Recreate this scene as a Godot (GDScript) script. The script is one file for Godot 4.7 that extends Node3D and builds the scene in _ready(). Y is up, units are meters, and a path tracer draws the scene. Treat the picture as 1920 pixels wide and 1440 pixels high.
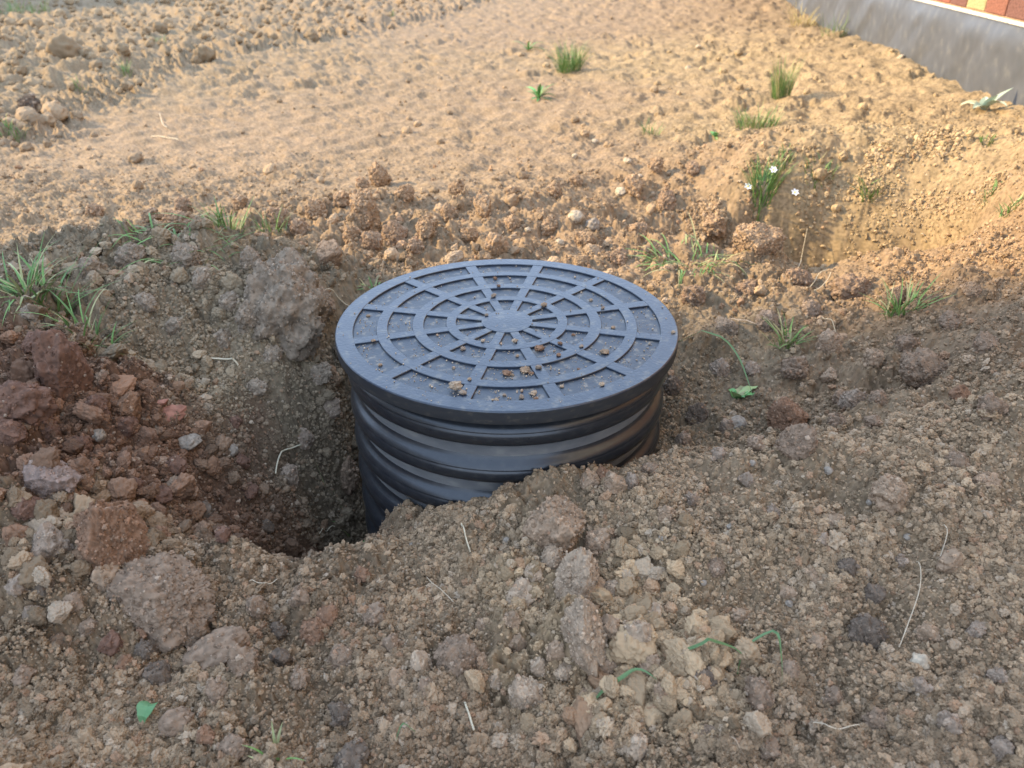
extends Node3D
# A black corrugated inspection shaft with a ribbed lid, standing in freshly dug soil.
# Order: camera, sky, sun; ground; walls and houses; shaft and lid; clods, stones, plants; crumbs last.

const SHAFT := Vector3(-0.01, 0.0, -1.379)   # axis of the shaft
const LID_TOP := 0.283
const LID_R := 0.335

# Surveyed spot heights of the ground: x, z, height
const SPOTS: Array = [
	-0.603,-0.552,0.1, -0.316,-0.578,0.06, 0,-0.578,0.06, 0.305,-0.558,0.09, 0.575,-0.526,0.14, -0.686,-0.697,0.1, -0.423,-0.749,0.07,
	-0.12,-0.73,0.06, 0.176,-0.713,0.08, 0.458,-0.716,0.13, 0.67,-0.716,0.18, -0.279,-1.18,-0.095, -0.346,-1.1,-0.075, -0.214,-1.2,-0.055,
	-0.131,-1.14,0.03, -0.058,-1.11,0.085, 0.0372,-1.07,0.12, 0.149,-1.08,0.14, 0.227,-1.11,0.14, 0.321,-1.11,0.15, 0.484,-1.11,0.18,
	0.676,-1.11,0.23, 0.835,-1.09,0.27, -0.134,-0.882,0.06, 0.115,-0.884,0.12, 0.432,-0.882,0.17, 0.659,-0.884,0.22, -0.4,-0.974,0.015,
	-0.457,-0.978,0.06, -0.525,-0.942,0.1, -0.613,-0.875,0.14, -0.723,-0.815,0.19, -0.648,-1.16,0.12, -0.546,-1.23,0, -0.464,-1.3,-0.14,
	-0.429,-1.31,-0.21, -0.413,-1.46,-0.36, -0.863,-1.21,0.28, -0.79,-1.23,0.26, -0.784,-0.962,0.26, -0.719,-1.05,0.2, -0.792,-1.43,0.2,
	-0.649,-1.45,0.12, -0.492,-1.47,0.04, -0.435,-1.42,-0.07, -0.409,-1.51,0.09, -0.396,-1.43,-0.15, -0.38,-1.42,-0.24, -1.21,-1.82,0.22,
	-0.916,-1.79,0.31, -0.744,-1.83,0.28, -0.563,-1.78,0.25, -1.15,-1.83,0.26, -0.58,-1.58,0.19, -0.788,-1.58,0.24, -0.995,-2.49,0.13,
	-1.56,-2.53,0.1, -0.42,-2.21,0.1, -0.176,-2.2,0.12, 0.0642,-2.2,0.12, 0.305,-2.2,0.12, -0.554,-2.1,0.14, -0.556,-2.52,0.13,
	-0.198,-2.53,0.12, 0.0749,-2.64,0.11, -0.571,-3.15,0.05, -1.23,-3.15,0.05, -1.89,-3.15,0.05, 0.0877,-3.16,0.08, -1.53,-5.03,0,
	-2.81,-4.92,0.02, -0.196,-4.92,0.02, 0.716,-4.5,0.1, 0.55,-3.34,0.1, -2.66,-9.14,0, -3.53,-6.37,0.1, -5.2,-8.56,0.06,
	-0.39,-10.4,0.05, 0.367,-1.43,0, 0.409,-1.36,0.02, 0.51,-1.41,0.05, 0.641,-1.48,0.08, 0.556,-1.62,0.1, 0.606,-1.83,0.13,
	0.813,-1.66,0.15, 0.778,-1.93,0.13, 0.751,-1.48,0.13, 0.847,-1.47,0.19, 1.05,-1.51,0.27, 0.95,-1.29,0.27, 0.768,-1.28,0.17,
	0.593,-1.32,0.07, 1.21,-1.77,0.27, 1.32,-1.95,0.28, 1.14,-1.99,0.2, 1.01,-2.08,0.13, 0.842,-2.11,0.1, 0.615,-2.16,0.12,
	0.578,-2.35,0.1, 0.738,-2.21,0.14, 0.84,-2.21,0.1, 0.695,-2.94,0.13, 0.977,-2.7,0.18, 1.26,-2.63,0.2, 1.42,-2.46,0.22,
	1.42,-2.23,0.25, 0.839,-2.73,0.16, 0.991,-4.39,0.12, 1.24,-3.39,0.2, 1.58,-3.17,0.25, 1.82,-3.03,0.28, 2.16,-5.24,0.22,
	2.76,-8.11,0.2, 2.43,-4.74,0.26, 2.33,-3.67,0.28, 2.55,-5.38,0.28, 3.1,-9.59,0.28, -1.6,0.6,0.08, 0,0.6,0.05,
	1.6,0.6,0.1, -2.2,-1.2,0.25, 2.2,-1.2,0.3, -0.9,-2.15,0.14, 0,-1.86,0.06, -0.28,-1.78,0.02, 0.3,-1.76,0.06,
	-0.41,-1.35,-0.44, -0.38,-1.15,-0.34, -0.39,-1.52,-0.32, 0.42,-1.3,0, 0.35,-1.62,0.02, 0.62,-2.42,-0.1, 0.8,-2.4,-0.2,
	1,-2.38,-0.22, 1.2,-2.3,-0.16, 0.75,-2.52,-0.16, 1,-2.5,-0.2, 1.2,-2.42,-0.12, 0.5,-2.5,-0.02]

# What the soil is made of from place to place: x, z, linear red, green, blue, lumpiness, share of loose crumbs
const SOILS: Array = [
	[0.45, -0.9, 0.249, 0.172, 0.103, 0.55, 1], [0.8, -1, 0.256, 0.177, 0.106, 0.55, 1], [0.35, -0.6, 0.202, 0.137, 0.082, 0.7, 0.9], [0.7, -0.55, 0.258, 0.178, 0.107, 0.6, 1],
	[0.28, -1.05, 0.258, 0.178, 0.107, 0.5, 0.75], [0.05, -0.98, 0.244, 0.169, 0.101, 0.8, 0.675], [0.1, -0.82, 0.301, 0.207, 0.118, 1.2, 0.7], [-0.12, -0.95, 0.264, 0.182, 0.109, 0.5, 0.75],
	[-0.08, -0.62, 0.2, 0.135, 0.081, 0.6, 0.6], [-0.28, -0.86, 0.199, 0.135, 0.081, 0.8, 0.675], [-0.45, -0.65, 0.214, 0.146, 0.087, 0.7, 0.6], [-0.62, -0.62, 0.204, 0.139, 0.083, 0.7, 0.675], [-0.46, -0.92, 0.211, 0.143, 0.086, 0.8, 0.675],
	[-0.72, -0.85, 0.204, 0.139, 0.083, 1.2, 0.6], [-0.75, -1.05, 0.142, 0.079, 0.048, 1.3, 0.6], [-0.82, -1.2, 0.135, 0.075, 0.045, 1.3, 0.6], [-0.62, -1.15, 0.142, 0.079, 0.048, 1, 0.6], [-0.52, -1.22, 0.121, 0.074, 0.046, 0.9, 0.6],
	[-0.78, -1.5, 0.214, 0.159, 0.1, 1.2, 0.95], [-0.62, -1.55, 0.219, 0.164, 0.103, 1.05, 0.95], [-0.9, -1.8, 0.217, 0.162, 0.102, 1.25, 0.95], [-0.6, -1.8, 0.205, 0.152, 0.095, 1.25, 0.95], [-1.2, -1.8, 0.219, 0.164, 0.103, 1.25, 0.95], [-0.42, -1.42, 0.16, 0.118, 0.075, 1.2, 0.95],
	[0.45, -1.42, 0.196, 0.138, 0.084, 0.8, 0.8], [0.6, -1.7, 0.23, 0.166, 0.101, 0.9, 0.7], [0.72, -1.48, 0.237, 0.159, 0.094, 0.8, 0.8], [1, -1.4, 0.226, 0.152, 0.091, 0.7, 0.9], [0.85, -1.62, 0.233, 0.157, 0.093, 0.8, 0.8],
	[-0.4, -2.25, 0.273, 0.188, 0.112, 1.2, 0.7], [0.2, -2.25, 0.268, 0.184, 0.111, 1, 0.8], [1.2, -1.85, 0.28, 0.184, 0.102, 0.6, 0.9], [1, -2.5, 0.319, 0.231, 0.129, 0.35, 0.1], [0.62, -2.5, 0.271, 0.186, 0.111, 0.7, 0.3], [0.55, -3, 0.261, 0.18, 0.107, 0.9, 0.5],
	[1.5, -3, 0.335, 0.244, 0.135, 0.5, 0.3], [2.2, -5, 0.334, 0.242, 0.135, 0.6, 0.3], [1.2, -3.8, 0.309, 0.224, 0.125, 0.9, 0.4], [1.4, -6, 0.31, 0.225, 0.125, 0.8, 0.4],
	[-0.5, -3.2, 0.268, 0.189, 0.114, 0.25, 0.1], [-1.6, -4, 0.29, 0.202, 0.122, 0.22, 0.1], [-1.4, -2.7, 0.275, 0.193, 0.116, 0.6, 0.4], [0.1, -5, 0.28, 0.197, 0.119, 0.35, 0.1], [0.2, -3.6, 0.271, 0.19, 0.115, 0.4, 0.1],
	[-3, -6, 0.268, 0.192, 0.113, 0.8, 0.1], [-3, -8, 0.265, 0.19, 0.112, 0.8, 0.1], [0, -9, 0.272, 0.191, 0.116, 0.5, 0.1], [-6, -11.5, 0.27, 0.194, 0.114, 0.8, 0.1]]

# the edge of the churned strip left by the digger: z, x
const CHURN: Array = [[-3.6, -2.5], [-4.0, -2.55], [-5.5, -2.72], [-7.0, -2.6], [-8.7, -1.85], [-10.5, -1.0], [-13.0, -0.3]]

var near_grid := PackedFloat32Array()
var far_grid := PackedFloat32Array()
const NX0 := -1.7; const NZ0 := -3.2; const NS := 0.025; const NW := 144; const NH := 160
const FX0 := -6.5; const FZ0 := -12.0; const FS := 0.1; const FW := 112; const FH := 132
var spot_w := PackedFloat64Array()
var spot_x := PackedFloat64Array()
var spot_z := PackedFloat64Array()

var warp := FastNoiseLite.new()
var broad := FastNoiseLite.new()
var lump := FastNoiseLite.new()
var knob := FastNoiseLite.new()
var grain := FastNoiseLite.new()
var fuzz := FastNoiseLite.new()
var patch := FastNoiseLite.new()
var tint := FastNoiseLite.new()
var M := {}
var rng := RandomNumberGenerator.new()
var used := {}

# ---------------------------------------------------------------- naming
func numbered(called: String) -> String:
	if not used.has(called):
		used[called] = 0
		return called
	used[called] += 1
	return "%s_%03d" % [called, used[called]]

func tag(o: Node3D, label: String, category: String, group := "", kind := "") -> Node3D:
	o.set_meta("label", label)
	if category != "": o.set_meta("category", category)
	if group != "": o.set_meta("group", group)
	if kind != "": o.set_meta("kind", kind)
	return o

func put(called: String, mesh: Mesh, m: Material, parent: Node3D = self) -> MeshInstance3D:
	var o := MeshInstance3D.new()
	o.name = numbered(called) if parent == self else called
	o.mesh = mesh
	o.material_override = m
	o.cast_shadow = GeometryInstance3D.SHADOW_CASTING_SETTING_ON
	parent.add_child(o, true)
	return o

func thing(called: String, at: Vector3, label: String, category: String, group := "") -> Node3D:
	var o := Node3D.new()
	o.name = numbered(called)
	add_child(o, true)
	o.position = at
	tag(o, label, category, group)
	return o

# ---------------------------------------------------------------- ground shape
func set_noise(n: FastNoiseLite, kind: int, freq: float, seed_: int, octaves := 1) -> void:
	n.noise_type = kind
	n.frequency = freq
	n.seed = seed_
	n.fractal_type = FastNoiseLite.FRACTAL_FBM if octaves > 1 else FastNoiseLite.FRACTAL_NONE
	n.fractal_octaves = octaves
	if kind == FastNoiseLite.TYPE_CELLULAR:
		n.cellular_distance_function = FastNoiseLite.DISTANCE_EUCLIDEAN
		n.cellular_return_type = FastNoiseLite.RETURN_DISTANCE
		n.cellular_jitter = 1.0

func fit_spots() -> void:
	# thin-plate spline through the spot heights, slightly relaxed
	var n := SPOTS.size() / 3
	var size := n + 3
	var a: Array[PackedFloat64Array] = []
	for i in n:
		spot_x.append(SPOTS[i * 3]); spot_z.append(SPOTS[i * 3 + 1])
	for i in size:
		var row := PackedFloat64Array()
		row.resize(size + 1)
		a.append(row)
	for i in n:
		for j in n:
			var d2 := (spot_x[i] - spot_x[j]) ** 2 + (spot_z[i] - spot_z[j]) ** 2
			a[i][j] = 0.5 * d2 * log(d2) if d2 > 1e-9 else 0.0
		a[i][i] += 0.0015
		a[i][n] = 1.0; a[i][n + 1] = spot_x[i]; a[i][n + 2] = spot_z[i]
		a[n][i] = 1.0; a[n + 1][i] = spot_x[i]; a[n + 2][i] = spot_z[i]
		a[i][size] = SPOTS[i * 3 + 2]
	for c in size:
		var best := c
		for r in range(c + 1, size):
			if absf(a[r][c]) > absf(a[best][c]): best = r
		var t := a[c]; a[c] = a[best]; a[best] = t
		var pivot := a[c]
		for r in range(c + 1, size):
			var f := a[r][c] / pivot[c]
			if f == 0.0: continue
			var row := a[r]
			for k in range(c, size + 1): row[k] -= f * pivot[k]
			a[r] = row
	spot_w.resize(size)
	for c in range(size - 1, -1, -1):
		var s := a[c][size]
		for k in range(c + 1, size): s -= a[c][k] * spot_w[k]
		spot_w[c] = s / a[c][c]
	near_grid.resize(NW * NH)
	for j in NH:
		for i in NW: near_grid[j * NW + i] = spline(NX0 + i * NS, NZ0 + j * NS)
	far_grid.resize(FW * FH)
	for j in FH:
		for i in FW: far_grid[j * FW + i] = spline(FX0 + i * FS, FZ0 + j * FS)

func spline(x: float, z: float) -> float:
	var n := spot_x.size()
	var s := spot_w[n] + spot_w[n + 1] * x + spot_w[n + 2] * z
	for i in n:
		var dx := x - spot_x[i]
		var dz := z - spot_z[i]
		var d2 := dx * dx + dz * dz + 1e-9
		s += spot_w[i] * 0.5 * d2 * log(d2)
	return s

func sample(g: PackedFloat32Array, w: int, h: int, fx: float, fz: float) -> float:
	fx = clampf(fx, 0.0, w - 1.001); fz = clampf(fz, 0.0, h - 1.001)
	var i := int(fx)
	var j := int(fz)
	var u := fx - i
	var v := fz - j
	var k := j * w + i
	return lerpf(lerpf(g[k], g[k + 1], u), lerpf(g[k + w], g[k + w + 1], u), v)

func lie(x: float, z: float) -> float:
	var f := sample(far_grid, FW, FH, (x - FX0) / FS, (z - FZ0) / FS)
	var edge := minf(minf(x - NX0, NX0 + (NW - 1) * NS - x), minf(z - NZ0, NZ0 + (NH - 1) * NS - z))
	if edge <= 0.0: return f
	var n := sample(near_grid, NW, NH, (x - NX0) / NS, (z - NZ0) / NS)
	n = lerpf(f, n, clampf(edge / 0.3, 0.0, 1.0))
	n -= 0.06 * exp(-((x + 0.24) * (x + 0.24) + (z + 1.06) * (z + 1.06)) / 0.014)   # the heap sags beside the shaft
	if x > 0.5 and x < 1.5 and z < -2.1 and z > -2.9: n = lerpf(n, minf(n, -0.16), hole(x, z))
	return n

# the sandy hole: its far side is a broken, almost upright face
const HOLE: Array = [[0.5, -2.55], [0.62, -2.62], [0.75, -2.67], [0.98, -2.66], [1.2, -2.58], [1.38, -2.42], [1.5, -2.3]]
func hole(x: float, z: float) -> float:
	var b := 0.0
	for i in HOLE.size() - 1:
		if x >= HOLE[i][0] and x <= HOLE[i + 1][0]: b = lerpf(HOLE[i][1], HOLE[i + 1][1], (x - HOLE[i][0]) / (HOLE[i + 1][0] - HOLE[i][0]))
	b += 0.05 * broad.get_noise_2d(x * 0.9, 5.0 + z * 0.5) - 0.02
	return smoothstep(0.0, 0.085, z - b) * smoothstep(-2.2, -2.32, z) * smoothstep(0.55, 0.68, x) * smoothstep(1.46, 1.32, x)

func churned(x: float, z: float) -> float:
	if z > -3.7: return 0.0
	var b := -0.3
	for i in CHURN.size() - 1:
		if z <= CHURN[i][0] and z > CHURN[i + 1][0]:
			b = lerpf(CHURN[i][1], CHURN[i + 1][1], (z - CHURN[i][0]) / (CHURN[i + 1][0] - CHURN[i][0]))
	return smoothstep(0.22, -0.22, x - b + 0.25 * patch.get_noise_2d(x * 4.0, z * 4.0)) * smoothstep(-3.7, -4.1, z)

# soil at a place: [red, green, blue, lumpiness, crumbs]
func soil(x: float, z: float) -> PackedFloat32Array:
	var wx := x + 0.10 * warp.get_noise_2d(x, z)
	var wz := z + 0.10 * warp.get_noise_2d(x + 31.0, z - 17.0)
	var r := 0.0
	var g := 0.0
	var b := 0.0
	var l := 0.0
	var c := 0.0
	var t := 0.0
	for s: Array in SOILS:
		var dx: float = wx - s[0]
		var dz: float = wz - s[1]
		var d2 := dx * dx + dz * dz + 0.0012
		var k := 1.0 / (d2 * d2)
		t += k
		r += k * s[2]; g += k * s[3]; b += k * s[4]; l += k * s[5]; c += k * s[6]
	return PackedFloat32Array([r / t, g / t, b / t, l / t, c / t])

func height(x: float, z: float, lumpy: float) -> float:
	var y := lie(x, z)
	var d := -z
	var churn := churned(x, z)
	var px := patch.get_noise_2d(x, z)
	var k := lumpy * clampf(0.75 + 1.1 * px, 0.15, 1.6)
	y += 0.018 * broad.get_noise_2d(x, z) * (0.5 + lumpy)
	var wx := x + 0.012 * fuzz.get_noise_2d(x * 0.3, z * 0.3)
	var wz := z + 0.012 * fuzz.get_noise_2d(x * 0.3 + 50.0, z * 0.3)
	y -= 0.014 * k + 0.011
	var a := lump.get_noise_2d(wx, wz)     # -1 at cell centres
	var far_off := smoothstep(2.7, 3.4, d)
	y += 0.062 * k * (1.0 - 0.8 * far_off) * clampf(-a - 0.25, 0.0, 0.55)
	var b := knob.get_noise_2d(wx, wz)
	y += 0.028 * (0.06 + 0.6 * lumpy + 0.4 * k) * (1.0 - 0.9 * far_off) * clampf(-b - 0.2, 0.0, 0.6)
	if d < 4.0:
		var c := grain.get_noise_2d(wx, wz)
		y += 0.010 * (0.5 + 0.5 * k) * clampf(-c - 0.2, 0.0, 0.6)
		y += 0.003 * fuzz.get_noise_2d(x, z)
	if churn > 0.0:
		var q := lump.get_noise_2d(wx * 0.42 + 9.0, wz * 0.42)
		var q2 := lump.get_noise_2d(wx * 0.9 + 3.0, wz * 0.9)
		y += churn * (0.02 + 0.05 * clampf(-q - 0.2, 0.0, 0.6) + 0.03 * clampf(-q2 - 0.2, 0.0, 0.6) + 0.06 * broad.get_noise_2d(x * 0.7, z * 0.7))
	elif d > 2.7:
		# shallow wheel ruts of the digger
		for off: float in [0.0, 0.95]:
			var across := absf((x + 2.0 - off) * 0.868 + (z + 3.4) * 0.496 + 0.16 * broad.get_noise_2d(z * 0.15, off))
			y += far_off * clampf(0.45 + 1.3 * patch.get_noise_2d(x * 0.6 + 5.0, z * 0.6), 0.0, 1.0) * (0.008 * smoothstep(0.32, 0.16, across) - 0.02 * smoothstep(0.2, 0.06, across))
		var rough := lumpy * clampf(0.5 + 1.6 * patch.get_noise_2d(x * 0.5 + 20.0, z * 0.35), 0.1, 1.5) * far_off
		y += 0.75 * rough * (0.05 * broad.get_noise_2d(x * 0.8 + 7.0, z * 0.8) + 0.02 * broad.get_noise_2d(x * 3.1, z * 3.1 + 60.0) + 0.007 * broad.get_noise_2d(x * 9.0, z * 9.0)) + 0.003 * broad.get_noise_2d(x * 6.0, z * 6.0 + 9.0) * far_off
	var rr := Vector2(x - SHAFT.x, z - SHAFT.z).length()
	if rr < 0.31: y = minf(y, lerpf(-0.4, y, smoothstep(0.27, 0.31, rr)))
	return y

func ground_y(x: float, z: float) -> float:
	return height(x, z, soil(x, z)[3])

func half_view(d: float) -> float:
	return 0.34 + 0.575 * maxf(d, 0.0)

func make_ground() -> void:
	var rows := PackedFloat32Array([6.0, 3.0, 1.6, 0.9, 0.5, 0.25, 0.08, -0.05, -0.15, -0.23, -0.29, -0.34, -0.38])
	# rows as dense as the eye needs them, sparser with distance
	var depth := 0.40
	while depth < 14.0:
		rows.append(-depth)
		depth += maxf(0.0024 * depth, 0.0019 * (depth * depth + 0.6)) * 0.66
	for far: float in [14.5, 15.5, 17.0, 20.0, 26.0, 36.0, 55.0, 80.0]: rows.append(-far)
	var cols := PackedFloat32Array()
	var half := 400
	for i in range(-half, half + 1): cols.append(float(i) / half * 1.15)
	var outer := PackedFloat32Array([1.2, 1.3, 1.5, 1.9, 2.6, 4.0])
	var all := PackedFloat32Array()
	for i in range(outer.size() - 1, -1, -1): all.append(-outer[i])
	all.append_array(cols)
	all.append_array(outer)
	var w := all.size()
	var h := rows.size()
	print("ground grid ", w, " x ", h)
	var pts := PackedVector3Array(); pts.resize(w * h)
	var tone := PackedColorArray(); tone.resize(w * h)
	# soil is looked up on a coarser net and blended
	for j in h:
		var z := rows[j]
		var hv := half_view(-z)
		var step := 8
		var keys: Array[PackedFloat32Array] = []
		for i in range(0, w + step, step):
			var ii := mini(i, w - 1)
			keys.append(soil(col_x(all[ii], hv), z))
		for i in w:
			var x := col_x(all[i], hv)
			var k0 := keys[i / step]
			var k1 := keys[i / step + 1]
			var t := float(i % step) / step
			var lumpy := lerpf(k0[3], k1[3], t)
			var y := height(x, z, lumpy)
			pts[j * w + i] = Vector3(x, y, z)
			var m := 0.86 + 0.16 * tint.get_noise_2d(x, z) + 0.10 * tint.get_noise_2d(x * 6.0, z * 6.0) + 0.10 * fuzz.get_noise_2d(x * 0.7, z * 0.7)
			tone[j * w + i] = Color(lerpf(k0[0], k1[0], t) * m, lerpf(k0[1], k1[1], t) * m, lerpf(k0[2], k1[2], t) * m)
	var normals := PackedVector3Array(); normals.resize(w * h)
	for j in h:
		var j0 := maxi(j - 1, 0) * w
		var j1 := mini(j + 1, h - 1) * w
		for i in w:
			var du := pts[j * w + mini(i + 1, w - 1)] - pts[j * w + maxi(i - 1, 0)]
			var dv := pts[j1 + i] - pts[j0 + i]
			normals[j * w + i] = du.cross(dv).normalized() * (1.0 if du.cross(dv).y > 0.0 else -1.0)
	var idx := PackedInt32Array(); idx.resize((w - 1) * (h - 1) * 6)
	var k := 0
	for j in h - 1:
		for i in w - 1:
			var p := j * w + i
			idx[k] = p; idx[k + 1] = p + w; idx[k + 2] = p + 1
			idx[k + 3] = p + 1; idx[k + 4] = p + w; idx[k + 5] = p + w + 1
			k += 6
	var arr := []
	arr.resize(Mesh.ARRAY_MAX)
	arr[Mesh.ARRAY_VERTEX] = pts
	arr[Mesh.ARRAY_NORMAL] = normals
	arr[Mesh.ARRAY_COLOR] = tone
	var flat := PackedVector2Array(); flat.resize(w * h)
	for i in w * h: flat[i] = Vector2(pts[i].x, pts[i].z)
	arr[Mesh.ARRAY_TEX_UV] = flat
	arr[Mesh.ARRAY_INDEX] = idx
	var mesh := ArrayMesh.new()
	mesh.add_surface_from_arrays(Mesh.PRIMITIVE_TRIANGLES, arr)
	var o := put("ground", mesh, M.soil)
	tag(o, "freshly dug bare soil ground with heaps and a pit around the shaft", "ground", "", "structure")

func col_x(s: float, hv: float) -> float:
	if absf(s) <= 1.15: return s * hv
	return signf(s) * (1.15 * hv + (absf(s) - 1.15) * (6.0 + 3.0 * hv))

# ---------------------------------------------------------------- materials
func noise_image(kind: int, freq: float, seed_: int, octaves: int, lo: float, hi: float, size := 512) -> ImageTexture:
	var n := FastNoiseLite.new()
	set_noise(n, kind, freq, seed_, octaves)
	var im := n.get_seamless_image(size, size, false, false, 0.15)
	im.convert(Image.FORMAT_L8)
	var data := im.get_data()
	for i in data.size(): data[i] = int(clampf(lerpf(lo, hi, data[i] / 255.0), 0.0, 1.0) * 255.0)
	return ImageTexture.create_from_image(Image.create_from_data(size, size, false, Image.FORMAT_L8, data))

func plain(color: Color, rough := 0.9, spec := 0.3) -> StandardMaterial3D:
	var m := StandardMaterial3D.new()
	m.albedo_color = color.linear_to_srgb()
	m.roughness = rough
	m.metallic_specular = spec
	return m

func earthy(color: Color, world: bool, tile: float, relief: float) -> StandardMaterial3D:
	var m := plain(color, 0.96, 0.25)
	m.albedo_texture = M.mottle
	m.uv1_triplanar = true
	m.uv1_world_triplanar = world
	m.uv1_scale = Vector3.ONE * tile
	m.uv1_triplanar_sharpness = 4.0
	m.heightmap_enabled = true
	m.heightmap_texture = M.grit
	m.heightmap_scale = relief
	m.heightmap_flip_texture = false
	return m

func make_materials() -> void:
	M.mottle = noise_image(FastNoiseLite.TYPE_SIMPLEX, 0.02, 5, 6, 0.74, 1.12)
	M.grit = noise_image(FastNoiseLite.TYPE_SIMPLEX, 0.045, 9, 5, 0.0, 1.0)
	M.dust = noise_image(FastNoiseLite.TYPE_SIMPLEX, 0.012, 21, 6, -0.3, 1.3)
	M.speck = noise_image(FastNoiseLite.TYPE_CELLULAR, 0.05, 33, 3, 0.0, 1.0)
	M.soil = earthy(Color(1, 1, 1), true, 5.0, 0.35)
	M.soil.heightmap_enabled = false
	M.soil.albedo_color = Color(1, 1, 1)
	M.soil.vertex_color_use_as_albedo = true
	M.crumb = plain(Color(1, 1, 1), 0.95, 0.25)
	M.crumb.albedo_color = Color(1, 1, 1)
	M.crumb.vertex_color_use_as_albedo = true

func gradient_texture(base: ImageTexture, stops: Array) -> ImageTexture:
	# recolours a grey noise image: stops are [value, linear colour]
	var src := base.get_image()
	var size := src.get_width()
	var data := src.get_data()
	var lut := PackedByteArray()
	for v in 256:
		var f := v / 255.0
		var c: Color = stops[stops.size() - 1][1]
		for i in stops.size() - 1:
			if f >= stops[i][0] and f <= stops[i + 1][0]:
				c = (stops[i][1] as Color).lerp(stops[i + 1][1], (f - stops[i][0]) / maxf(stops[i + 1][0] - stops[i][0], 1e-5))
				break
		c = c.linear_to_srgb()
		lut.append_array(PackedByteArray([c.r8, c.g8, c.b8]))
	var out := PackedByteArray(); out.resize(size * size * 3)
	for i in data.size():
		var q := data[i] * 3
		out[i * 3] = lut[q]; out[i * 3 + 1] = lut[q + 1]; out[i * 3 + 2] = lut[q + 2]
	return ImageTexture.create_from_image(Image.create_from_data(size, size, false, Image.FORMAT_RGB8, out))

# ---------------------------------------------------------------- shapes
func lathe(chains: Array, seg := 160) -> ArrayMesh:
	# each chain is a smooth run of (radius, height) points from top to bottom of the outside
	var v := PackedVector3Array()
	var nn := PackedVector3Array()
	var idx := PackedInt32Array()
	for ch: Array in chains:
		var start := v.size()
		var m := ch.size()
		for i in m:
			var a: Vector2 = ch[maxi(i - 1, 0)]
			var b: Vector2 = ch[mini(i + 1, m - 1)]
			var t := (b - a).normalized()
			var nr := Vector2(-t.y, t.x)
			var p: Vector2 = ch[i]
			for s in seg + 1:
				var an := TAU * s / seg
				v.append(Vector3(p.x * cos(an), p.y, p.x * sin(an)))
				nn.append(Vector3(nr.x * cos(an), nr.y, nr.x * sin(an)))
		for i in m - 1:
			for s in seg:
				var p0 := start + i * (seg + 1) + s
				var p1 := p0 + seg + 1
				idx.append_array(PackedInt32Array([p0, p1, p0 + 1, p0 + 1, p1, p1 + 1]))
	return array_mesh(v, nn, idx)

func array_mesh(v: PackedVector3Array, nn: PackedVector3Array, idx: PackedInt32Array, colors := PackedColorArray()) -> ArrayMesh:
	var arr := []
	arr.resize(Mesh.ARRAY_MAX)
	arr[Mesh.ARRAY_VERTEX] = v
	arr[Mesh.ARRAY_NORMAL] = nn
	if colors.size() > 0: arr[Mesh.ARRAY_COLOR] = colors
	arr[Mesh.ARRAY_INDEX] = idx
	var mesh := ArrayMesh.new()
	mesh.add_surface_from_arrays(Mesh.PRIMITIVE_TRIANGLES, arr)
	return mesh

func quad(st: SurfaceTool, a: Vector3, b: Vector3, c: Vector3, d: Vector3) -> void:
	# a, b, c, d clockwise as seen from the front
	var n := (c - a).cross(b - a).normalized()
	for p: Vector3 in [a, b, c, a, c, d]:
		st.set_normal(n)
		st.add_vertex(p)

func bevel_box(lo: Vector3, hi: Vector3, bev: float) -> ArrayMesh:
	# a box with chamfered edges
	var st := SurfaceTool.new()
	st.begin(Mesh.PRIMITIVE_TRIANGLES)
	var c := (lo + hi) / 2.0
	var h := (hi - lo) / 2.0
	var g := h - Vector3.ONE * bev
	for ax in 3:
		var e1 := Vector3.ZERO; var e2 := Vector3.ZERO; var e0 := Vector3.ZERO
		e0[ax] = 1.0; e1[(ax + 1) % 3] = 1.0; e2[(ax + 2) % 3] = 1.0
		for s: float in [-1.0, 1.0]:
			var f := e0 * s * h[ax]
			var u := e1 * g[(ax + 1) % 3]
			var w := e2 * g[(ax + 2) % 3]
			if s > 0: quad(st, c + f - u - w, c + f - u + w, c + f + u + w, c + f + u - w)
			else: quad(st, c + f - u - w, c + f + u - w, c + f + u + w, c + f - u + w)
			# chamfer towards the next axis
			for s2: float in [-1.0, 1.0]:
				var a0 := e0 * s * h[ax] + e1 * s2 * g[(ax + 1) % 3]
				var a1 := e0 * s * g[ax] + e1 * s2 * h[(ax + 1) % 3]
				if s * s2 > 0: quad(st, c + a0 - w, c + a0 + w, c + a1 + w, c + a1 - w)
				else: quad(st, c + a0 - w, c + a1 - w, c + a1 + w, c + a0 + w)
	for sx: float in [-1.0, 1.0]:
		for sy: float in [-1.0, 1.0]:
			for sz: float in [-1.0, 1.0]:
				var p := Vector3(sx * h.x, sy * g.y, sz * g.z)
				var q := Vector3(sx * g.x, sy * h.y, sz * g.z)
				var r := Vector3(sx * g.x, sy * g.y, sz * h.z)
				var n := Vector3(sx, sy, sz).normalized()
				for k: Vector3 in ([p, r, q] if sx * sy * sz > 0 else [p, q, r]):
					st.set_normal(n); st.add_vertex(c + k)
	return st.commit()

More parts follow.
